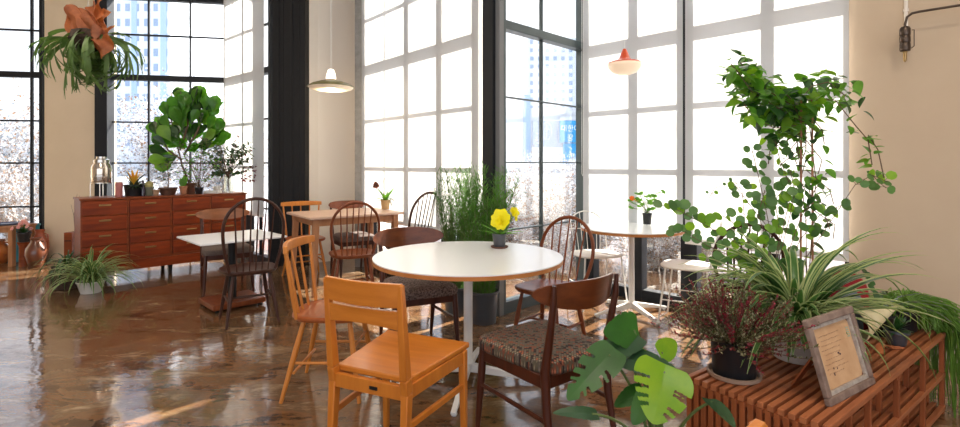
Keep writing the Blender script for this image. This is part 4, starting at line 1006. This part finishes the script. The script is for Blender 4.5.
# fiddle leaf fig
t=onch('fiddle_leaf_fig','large fiddle leaf fig with broad glossy leaves in a brown pot on the drawers','potted plant',190,.24); FP=V(t.location); pot(t,.068,.13,mat('brown_pot',(.17,.07,.04),.6)); b=MB(); bs=MB()
fc=lambda x,y,dy=0: img(x,y,FP.y+dy)-FP
branches=[[V((0,0,.1)),fc(182,165),fc(176,140,.05),fc(170,115,.1)],[fc(180,150),fc(188,125),fc(186,100),fc(180,92)],[fc(184,155),fc(198,130,-.05),fc(205,105),fc(203,92)],[fc(182,160),fc(168,150,-.05),fc(160,135,-.1)]]
for p in branches: bs.tube(p,[.012,.010,.007,.005][:len(p)],7)
for (x,y) in [(156,122),(163,116),(160,134),(158,146),(168,150),(165,128),(172,108),(176,98),(180,90),(186,104),(190,94),(196,88),(202,92),(206,100),(212,98),(215,104),(200,112),(192,112),(184,118),(176,122),(188,128),(198,126),(207,118),(212,126),(218,122),(172,136),(180,138),(190,142),(202,140),(178,112),(168,104),(196,104),(208,110),(220,134),(162,152),(184,94),(206,132),(174,128),(182,104),(167,158)]:
    for _ in range(4):
        q=fc(x+U(-3,3),y+6+U(-3,3),U(-.15,.18)); c=V((fc(186,150).x,0,fc(186,150).z)); d=(q-c).normalized()*.8+V((U(-.35,.35),U(-.4,.2),U(.0,.7))); L=U(.17,.25); leaf(b,q-d.normalized()*L*.45,d,V((U(-.7,.7),-1,U(-.1,.8))),L,L*.74,'obov',7,3,U(.05,.3),U(.1,.35),mi=0 if U(0,1)<.5 else(1 if U(0,1)<.55 else 2))
b.build('foliage',[leafmat('fig_green',(.10,.28,.03),(.05,.17,.02),.25,.4),leafmat('fig_dark',(.025,.085,.015),(.015,.05,.01),.25,.15),leafmat('fig_lime',(.20,.38,.05),(.12,.27,.03),.3,.45)],t); bs.build('trunk',BROWN,t)
# bushy leafy plant in front of fig
t=onch('leafy_plant','bushy olive green plant with small leaves in front of the fig on the drawers','potted plant',199,.10); LP=V(t.location); pot(t,.045,.08,M['potblack']); b=MB(); bs=MB(); lc2=lambda x,y,dy=0: img(x,y,LP.y+dy)-LP
for k in range(60):
    q=lc2(U(178,218),U(140,182),U(-.12,.1)); bs.tube([V((0,0,.06)),V((q.x*.4,q.y*.4,q.z*.6)),q],.0015,4)
    for j in range(5): leaf(b,q+rnd_dir()*U(0,.05),rnd_dir(-40,50),(0,-.5,1),U(.03,.055),U(.018,.03),'ovate',4,1,mi=0 if U(0,1)<.6 else 1)
b.build('foliage',[L1,L8],t); bs.build('stems',BROWN,t)
# vase
t=onch('glass_vase','clear glass vase with loose dark leafy branches at the right end of the drawers','vase',228,.16); VP=V(t.location); b=MB(); b.lathe([(.045,0),(.05,.004),(.05,.05),(.042,.20),(.050,.215),(.046,.215),(.038,.2),(.044,.05),(.042,.012),(.003,.012)],28); b.build('vase_body',glassmat('vase_glass',(.9,.92,.9),.18),t)
b=MB(); bs=MB(); vc=lambda x,y,dy=0: img(x,y,VP.y+dy)-VP
for k in range(70):
    q=vc(U(203,256),U(142,176),U(-.15,.15)); 
    if k<6: q=vc(*[(258,170),(262,176),(250,150),(238,136),(262,165),(256,180)][k])
    pts=[V((U(-.02,.02),U(-.02,.02),.02)),V((0,0,.2)),V((q.x*.5,q.y*.5,.2+(q.z-.2)*.75)),q]; bs.tube(pts,.0016,4)
    for j in range(13):
        p=pts[2].lerp(pts[3],j/12) if j<10 else q; leaf(b,p,rnd_dir(-50,50),(0,-.5,1),U(.035,.06),U(.02,.032),'ovate',4,1,mi=(0 if U(0,1)<.6 else 1) if k>5 else 2)
b.build('foliage',[L2,L8,L7],t); bs.build('stems',BROWN,t)
b=MB(); 
# white tray between
t=onch('tray','shallow white box on the drawers beside the glass vase','tray',213,.12); b=MB(); b.box((0,0,.016),(.17,.12,.032)); b.build('tray_body',M['potwhite'],t,bevel=.004)
t=onch('ceramic_cup','white ceramic cup behind the leafy plant on the drawers','cup',217,.30); b=MB(); b.lathe([(.03,0),(.04,.005),(.045,.08),(.041,.08),(.036,.01),(.003,.01)],24); b.build('cup_body',M['potwhite'],t)
b=MB(); b.tube([(.043,0,.065),(.065,0,.055),(.065,0,.03),(.041,0,.02)],.004,6); b.build('cup_handle',M['potwhite'],t)
# crate & twig left of chest
t=thing('wooden_crate','small dark wooden crate standing left of the drawers','crate',(*at_y(75,5.72),0)); b=MB(); b.box((0,0,.26),(.09,.2,.50)); b.build('crate_body',M['chestdark'],t,bevel=.004,smooth=False)
b=MB(); b.box((0,-.101,.42),(.07,.004,.01)); b.build('slot',M['black'],t,smooth=False)
t=thing('dry_branch','thin dry branch standing in the crate against the cream pier','branch',(*at_y(75,5.72),.51)); b=MB(); b.tube([(0,0,0),(-.03,.02,.18),(-.01,.03,.34),(.0,.03,.42)],[.004,.003,.002,.001],5); b.tube([(-.03,.02,.18),(-.07,.03,.30)],[.002,.001],5); b.tube([(-.01,.03,.3),(.03,.03,.40)],[.002,.001],5); b.build('twigs',BROWN,t)
# ---------------------------------------------------------------- left window corner
t=thing('side_table','low brown wooden table cut off by the left edge of the picture','table',(-6.16,6.46,0)); b=MB(); b.box((0,0,.485),(.80,.36,.03)); b.build('tabletop',M['paleleg'],t,bevel=.004)
b=MB(); b.box((0,-.15,.445),(.72,.02,.05)); b.box((0,.15,.445),(.72,.02,.05)); b.build('apron',M['paleleg'],t,bevel=.003)
for sx in(-1,1):
    for sy in(-1,1): b=MB(); b.bar((sx*.36,sy*.14,.47),(sx*.36,sy*.14,0),.055,.055,up=(0,1,0)); b.build('leg',M['paleleg'],t,bevel=.004)
t=thing('tray','flat dark blue tray on the low brown table','tray',(-6.0,6.46,.500)); b=MB(); b.lathe([(.13,0),(.16,.01),(.165,.022),(.158,.022),(.15,.012),(.01,.010)],32); b.build('tray_body',mat('navy_glaze',(.03,.05,.12),.3),t)
t=thing('storage_bin','teal blue plastic bin behind the low brown table','bin',(-5.93,6.66,0)); b=MB(); b.lathe([(.10,0),(.12,.01),(.14,.46),(.15,.46),(.15,.48),(.135,.48),(.13,.02),(.01,.02)],28); b.build('bin_body',mat('teal_plastic',(.03,.25,.33),.4),t)
def jug(label,loc,r,h,m,nm='clay_jar'):
    t=thing(nm,label,'jar',loc); b=MB(); b.lathe([(r*.55,0),(r*.62,.006),(r,h*.45),(r*.92,h*.65),(r*.5,h*.85),(r*.45,h*.92),(r*.58,h),(r*.5,h),(r*.38,h*.92),(r*.4,h*.85),(.005,h*.5)],32); b.build('jar_body',m,t)
    b=MB(); b.tube([(r*.5,0,h*.9),(r*1.05,0,h*.85),(r*1.1,0,h*.65),(r*.9,0,h*.55)],r*.07,8); b.build('jar_handle',m,t); return t
am=mat('amber_glaze',(.55,.17,.03),.25,(.35,.08,.02),scale=8,coat=.4); br=mat('brown_glaze',(.17,.05,.02),.3,(.09,.03,.015),scale=8,coat=.4)
jug('round rust coloured jar on the floor beside the cream pier, largest of three',(-5.46,6.27,0),.11,.36,br)
jug('amber coloured jar on the floor left under the low brown table',(-6.15,6.52,0),.13,.30,am)
jug('reddish jar on the floor against the left edge of the cream pier',(-5.68,6.58,0),.10,.42,mat('red_glaze',(.38,.09,.04),.3,coat=.3))
t=thing('potted_flower','dark pot of pale pink flowers in front of the left window','potted plant',(-5.66,6.33,0)); b=MB(); b.lathe([(.05,0),(.05,.25),(.07,.30)],20); b.build('stand',M['chestdark'],t); pot(t,.07,.12,M['potblack'],z0=.30); b=MB(); b2=MB()
for k in range(30): q=V((0,0,.40))+rnd_dir(20,85)*U(.06,.16); leaf(b,V((0,0,.40)),q-V((0,0,.40)),(0,0,1),U(.08,.15),.03,'ovate',4,1)
PNK=leafmat('pink_petal',(.75,.35,.35),(.7,.5,.45))
for k in range(16): bloom(t,PNK,(V((0,0,.44))+rnd_dir(10,85)*U(.07,.13),(U(-.5,.5),-1,.4),.026,5))
b.build('foliage',L2,t)
# ---------------------------------------------------------------- outdoors
b=MB(); b.box((0,62,-.35),(260,110,.4)); b.box((60,30,-.36),(110,80,.38)); g=b.build('ground_outside',mat('snowy_ground',(.55,.57,.60),.9,(.40,.42,.45),scale=.6),smooth=False); struct(g)
def barkmat(): return mat('grey_brown_bark',(.30,.24,.20),.9,(.75,.75,.76),scale=10)
BK=barkmat(); SN=[leafmat('snow_white_blossom',(.66,.68,.72),(.50,.54,.62),.9,.25),leafmat('ochre_leaf',(.32,.20,.12),(.22,.12,.06),.8,.2),leafmat('blue_grey_leaf',(.22,.28,.32),(.15,.20,.24),.8,.2)]
def snowtree(label,loc,H,W,seed,n=55,w=(.62,.85),dens=16):
    r=random.Random(seed); t=thing('snowy_tree',label,'tree',(*loc,-.15),None,'snow dusted shrubs and trees outside the windows'); b=MB(); f=MB()
    b.tube([(0,0,0),(.05,0,H*.25),(0,.05,H*.5)],[.06,.045,.03],7)
    for k in range(n):
        a=r.uniform(0,360); el=r.uniform(5,80); z0=H*r.uniform(.05,.5); L=W*.5*r.uniform(.5,1)*(1 if el<50 else 1.2); p=V((0,0,z0)); d=az(a,el); pts=[p]
        for i in range(6): d=(d+V((r.uniform(-.35,.35),r.uniform(-.35,.35),r.uniform(-.15,.25)))).normalized(); p=p+d*max(L,H*.35)/6; pts.append(p)
        b.tube(pts,[.014,.011,.009,.006,.005,.004,.003],4)
        for i in range(1,7):
            for s in range(2):
                q0=pts[i]; dd=(d+az(r.uniform(0,360),r.uniform(-30,60))*1.3).normalized(); q1=q0+dd*r.uniform(.12,.35)*W/2.5; b.tube([q0,q1],[.004,.0015],3)
                for j in range(dens):
                    c=q0.lerp(q1,r.uniform(0,1.1))+V((r.gauss(0,.04),r.gauss(0,.04),r.gauss(0,.04))); sz=r.uniform(.012,.040)*W/2.5; m=r.random(); m=0 if m<w[0] else(1 if m<w[1] else 2)
                    e1=az(r.uniform(0,360),r.uniform(-60,60)); e2=az(r.uniform(0,360),r.uniform(-60,60)); f.add([c,c+e1*sz,c+e1*sz*.6+e2*sz,c+e2*sz*.8],[(0,1,2,3)],m)
    b.build('branches',BK,t); f.build('leaves',SN,t); return t
def copytree(root,loc,rz,s,label):
    c=root.copy(); COL.objects.link(c); c.location=(*loc,-.15); c.rotation_euler=(0,0,rz); c.scale=(s,s,s); c['label']=label
    for ch_ in root.children: d=ch_.copy(); COL.objects.link(d); d.parent=c
    return c
T1=snowtree('white dusted tree seen low in the window above the drawers, left side',(-6.9,11.6),3.0,3.4,5,95,(.62,.80),14)
T2=snowtree('dense ochre and white shrub seen below the blind behind the bay table',(2.35,6.4),.75,1.7,8,70,(.48,.84),12)
for (x,Y,s,lb) in ((8,11.2,1.05,'white dusted tree seen through the leftmost window'),(180,13.2,1.2,'white dusted tree seen behind the fiddle leaf fig'),(228,10.6,.90,'white dusted tree seen behind the glass vase'),(62,14.6,1.2,'white dusted tree standing farther off behind the cream pier'),
    (525,10.2,.56,'white dusted tree in the unshaded window beside the tall grasses'),(558,8.6,.50,'white dusted tree seen above the hoop back chair by the unshaded window'),(575,12.4,.58,'white dusted tree under the blue sign')):
    copytree(T1,at_y(x,Y),U(0,6),s,lb)
for (x,Y,s,lb) in ((598,7.4,1.2,'ochre and white shrub seen beside the wire chair'),(655,6.25,.9,'ochre and white shrub seen right of the bay table column'),(700,5.95,.9,'ochre and white shrub under the right end of the left bay blind'),(512,7.3,1.1,'ochre and white shrub behind the yellow orchid'),(556,6.9,1.0,'ochre and white shrub at the foot of the unshaded window'),(10,8.9,1.3,'ochre and white shrub outside behind the low brown table'),(-45,9.4,1.3,'ochre and white shrub outside at the far left')):
    copytree(T2,at_y(x,Y),U(0,6),s,lb)
# far buildings
def tower(label,x0,x1,ytop,Y,depth,mw,mwin,cols,rows,bands=(),yb=150,nm='apartment_building',fl_h=None):
    X0,X1=at_y(x0,Y)[0],at_y(x1,Y)[0]; H=zz(ytop,Y); t=thing(nm,label,'building',((X0+X1)/2,Y,0)); W=X1-X0
    b=MB(); b.box((0,depth/2,H/2),(W,depth,H)); b.build('wall',mw,t,smooth=False)
    z0=zz(yb,Y)
    for c in range(cols):
        for r in range(rows):
            b=MB(); b.box((W*((c+.5)/cols-.5),-.02,z0+(H-z0)*(r+.5)/rows),(W/cols*.45,.08,(H-z0)/rows*.5)); b.build('window',mwin,t,smooth=False)
    for i,(f0,f1) in enumerate(bands):
        b=MB(); b.box((W*((f0+f1)/2-.5),-.03,(H+z0)/2),(W*(f1-f0),.10,H-z0)); b.build('blue_band',MB_,t,smooth=False)
    return t
MW=mat('pale_building',(.62,.66,.72),.9); MWN=mat('pale_blue_window',(.24,.32,.45),.5); MB_=mat('light_blue_panel',(.34,.46,.66),.8)
tower('pale apartment tower with light blue bands seen through the window above the drawers',104,170,-60,60,14,MW,MWN,7,14,((.02,.10),(.42,.50),(.86,.95)),150)
tower('farther pale apartment tower with small windows right of the banded tower',172,214,-40,75,14,MW,MWN,5,16,((.35,.45),),150)
tower('distant pale apartment block seen through the unshaded window',528,590,38,110,20,MW,MWN,8,11,(),128)
t=tower('low white building carrying the blue sign outside the unshaded window',503,610,108,45,12,mat('white_render',(.60,.62,.65),.9),MWN,1,1,(),160,'church_building')
X,Y=at_y(527,44.8); b=MB(); b.box((X-t.location.x,-.12,zz(135,45)),(.6,.15,7)); b.build('blue_strip',MB_,t,smooth=False)
sg=thing('signboard','blue signboard with white lettering on the low white building','sign',(at_y(574,44.6)[0],44.6,zz(143,44.6)))
b=MB(); b.box((0,0,1.0),(2.5,.2,1.9)); b.box((.15,0,-.95),(2.2,.2,1.8)); b.build('panel',mat('sign_blue',(.02,.30,.62),.6),sg,smooth=False)
b=MB(); b.box((0,-.02,2.15),(2.5,.22,.35)); b.build('white_header',mat('sign_grey',(.55,.58,.62),.8),sg,smooth=False)
def txt(s,x,z,size,par):
    c=bpy.data.curves.new('lettering','FONT'); c.body=s; c.size=size; c.extrude=.02; c.align_x='CENTER'; o_=bpy.data.objects.new('lettering',c); COL.objects.link(o_); bpy.context.view_layer.update(); me_=bpy.data.meshes.new_from_object(o_.evaluated_get(bpy.context.evaluated_depsgraph_get())); bpy.data.objects.remove(o_); o=bpy.data.objects.new('lettering',me_); COL.objects.link(o); o.parent=par; o.location=(x,-.13,z); o.rotation_euler=(rad(90),0,0); me_.materials.clear(); me_.materials.append(M['white'])
txt('대한예수',-.05,1.05,.62,sg); txt('장  로',.1,.25,.62,sg); txt('?',.7,-1.2,1.2,sg)
em=MB(); em.tube([V((math.cos(k/24*6.283)*.42,0,math.sin(k/24*6.283)*.75)) for k in range(24)],.05,5,closed=True); em.tube([(0,0,-.6),(0,0,.6)],.05,5); em.tube([(-.25,0,.15),(.25,0,.15)],.05,5)
o=em.build('faded_emblem',mat('pale_grey_emblem',(.40,.42,.46),.8),t); o.location=(at_y(547,44.8)[0]-t.location.x,-.06,zz(131,45))
# ---------------------------------------------------------------- camera, sky, sun
cam=bpy.data.cameras.new('camera'); co=bpy.data.objects.new('camera',cam); COL.objects.link(co)
co.location=(0,0,CH); co.rotation_euler=(rad(90),0,0); cam.sensor_width=36; cam.lens=36*F/960; cam.shift_y=(HZ-213.5)/960; cam.clip_end=400
SC.camera=co
w=bpy.data.worlds.new('world'); SC.world=w; w.use_nodes=True; bg=w.node_tree.nodes['Background']
tc=w.node_tree.nodes.new('ShaderNodeTexCoord'); sx=w.node_tree.nodes.new('ShaderNodeSeparateXYZ'); rp=w.node_tree.nodes.new('ShaderNodeValToRGB')
w.node_tree.links.new(tc.outputs['Generated'],sx.inputs[0]); w.node_tree.links.new(sx.outputs['Z'],rp.inputs[0]); w.node_tree.links.new(rp.outputs[0],bg.inputs[0])
rp.color_ramp.elements[0].position=0; rp.color_ramp.elements[0].color=(.93,.95,1,1); rp.color_ramp.elements[1].position=.6; rp.color_ramp.elements[1].color=(.62,.78,1,1)
bg.inputs[1].default_value=SKY
sl=bpy.data.lights.new('sun','SUN'); sl.energy=SUN; sl.angle=rad(.6); sl.color=(1,.93,.82); so=bpy.data.objects.new('sun',sl); COL.objects.link(so)
sd=V((math.cos(rad(SAZ))*math.cos(rad(SEL)),math.sin(rad(SAZ))*math.cos(rad(SEL)),math.sin(rad(SEL)))); so.rotation_euler=sd.to_track_quat('Z','Y').to_euler(); so.location=(3,9,6)
SC.view_settings.view_transform='Standard'; SC.view_settings.look='None'; SC.view_settings.gamma=1; SC.view_settings.exposure=EXPO
SC.view_settings.use_curve_mapping=False
SC.cycles.max_bounces=10; SC.cycles.diffuse_bounces=5; SC.cycles.transparent_max_bounces=16
SC.cycles.use_denoising=True; SC.cycles.sample_clamp_indirect=6
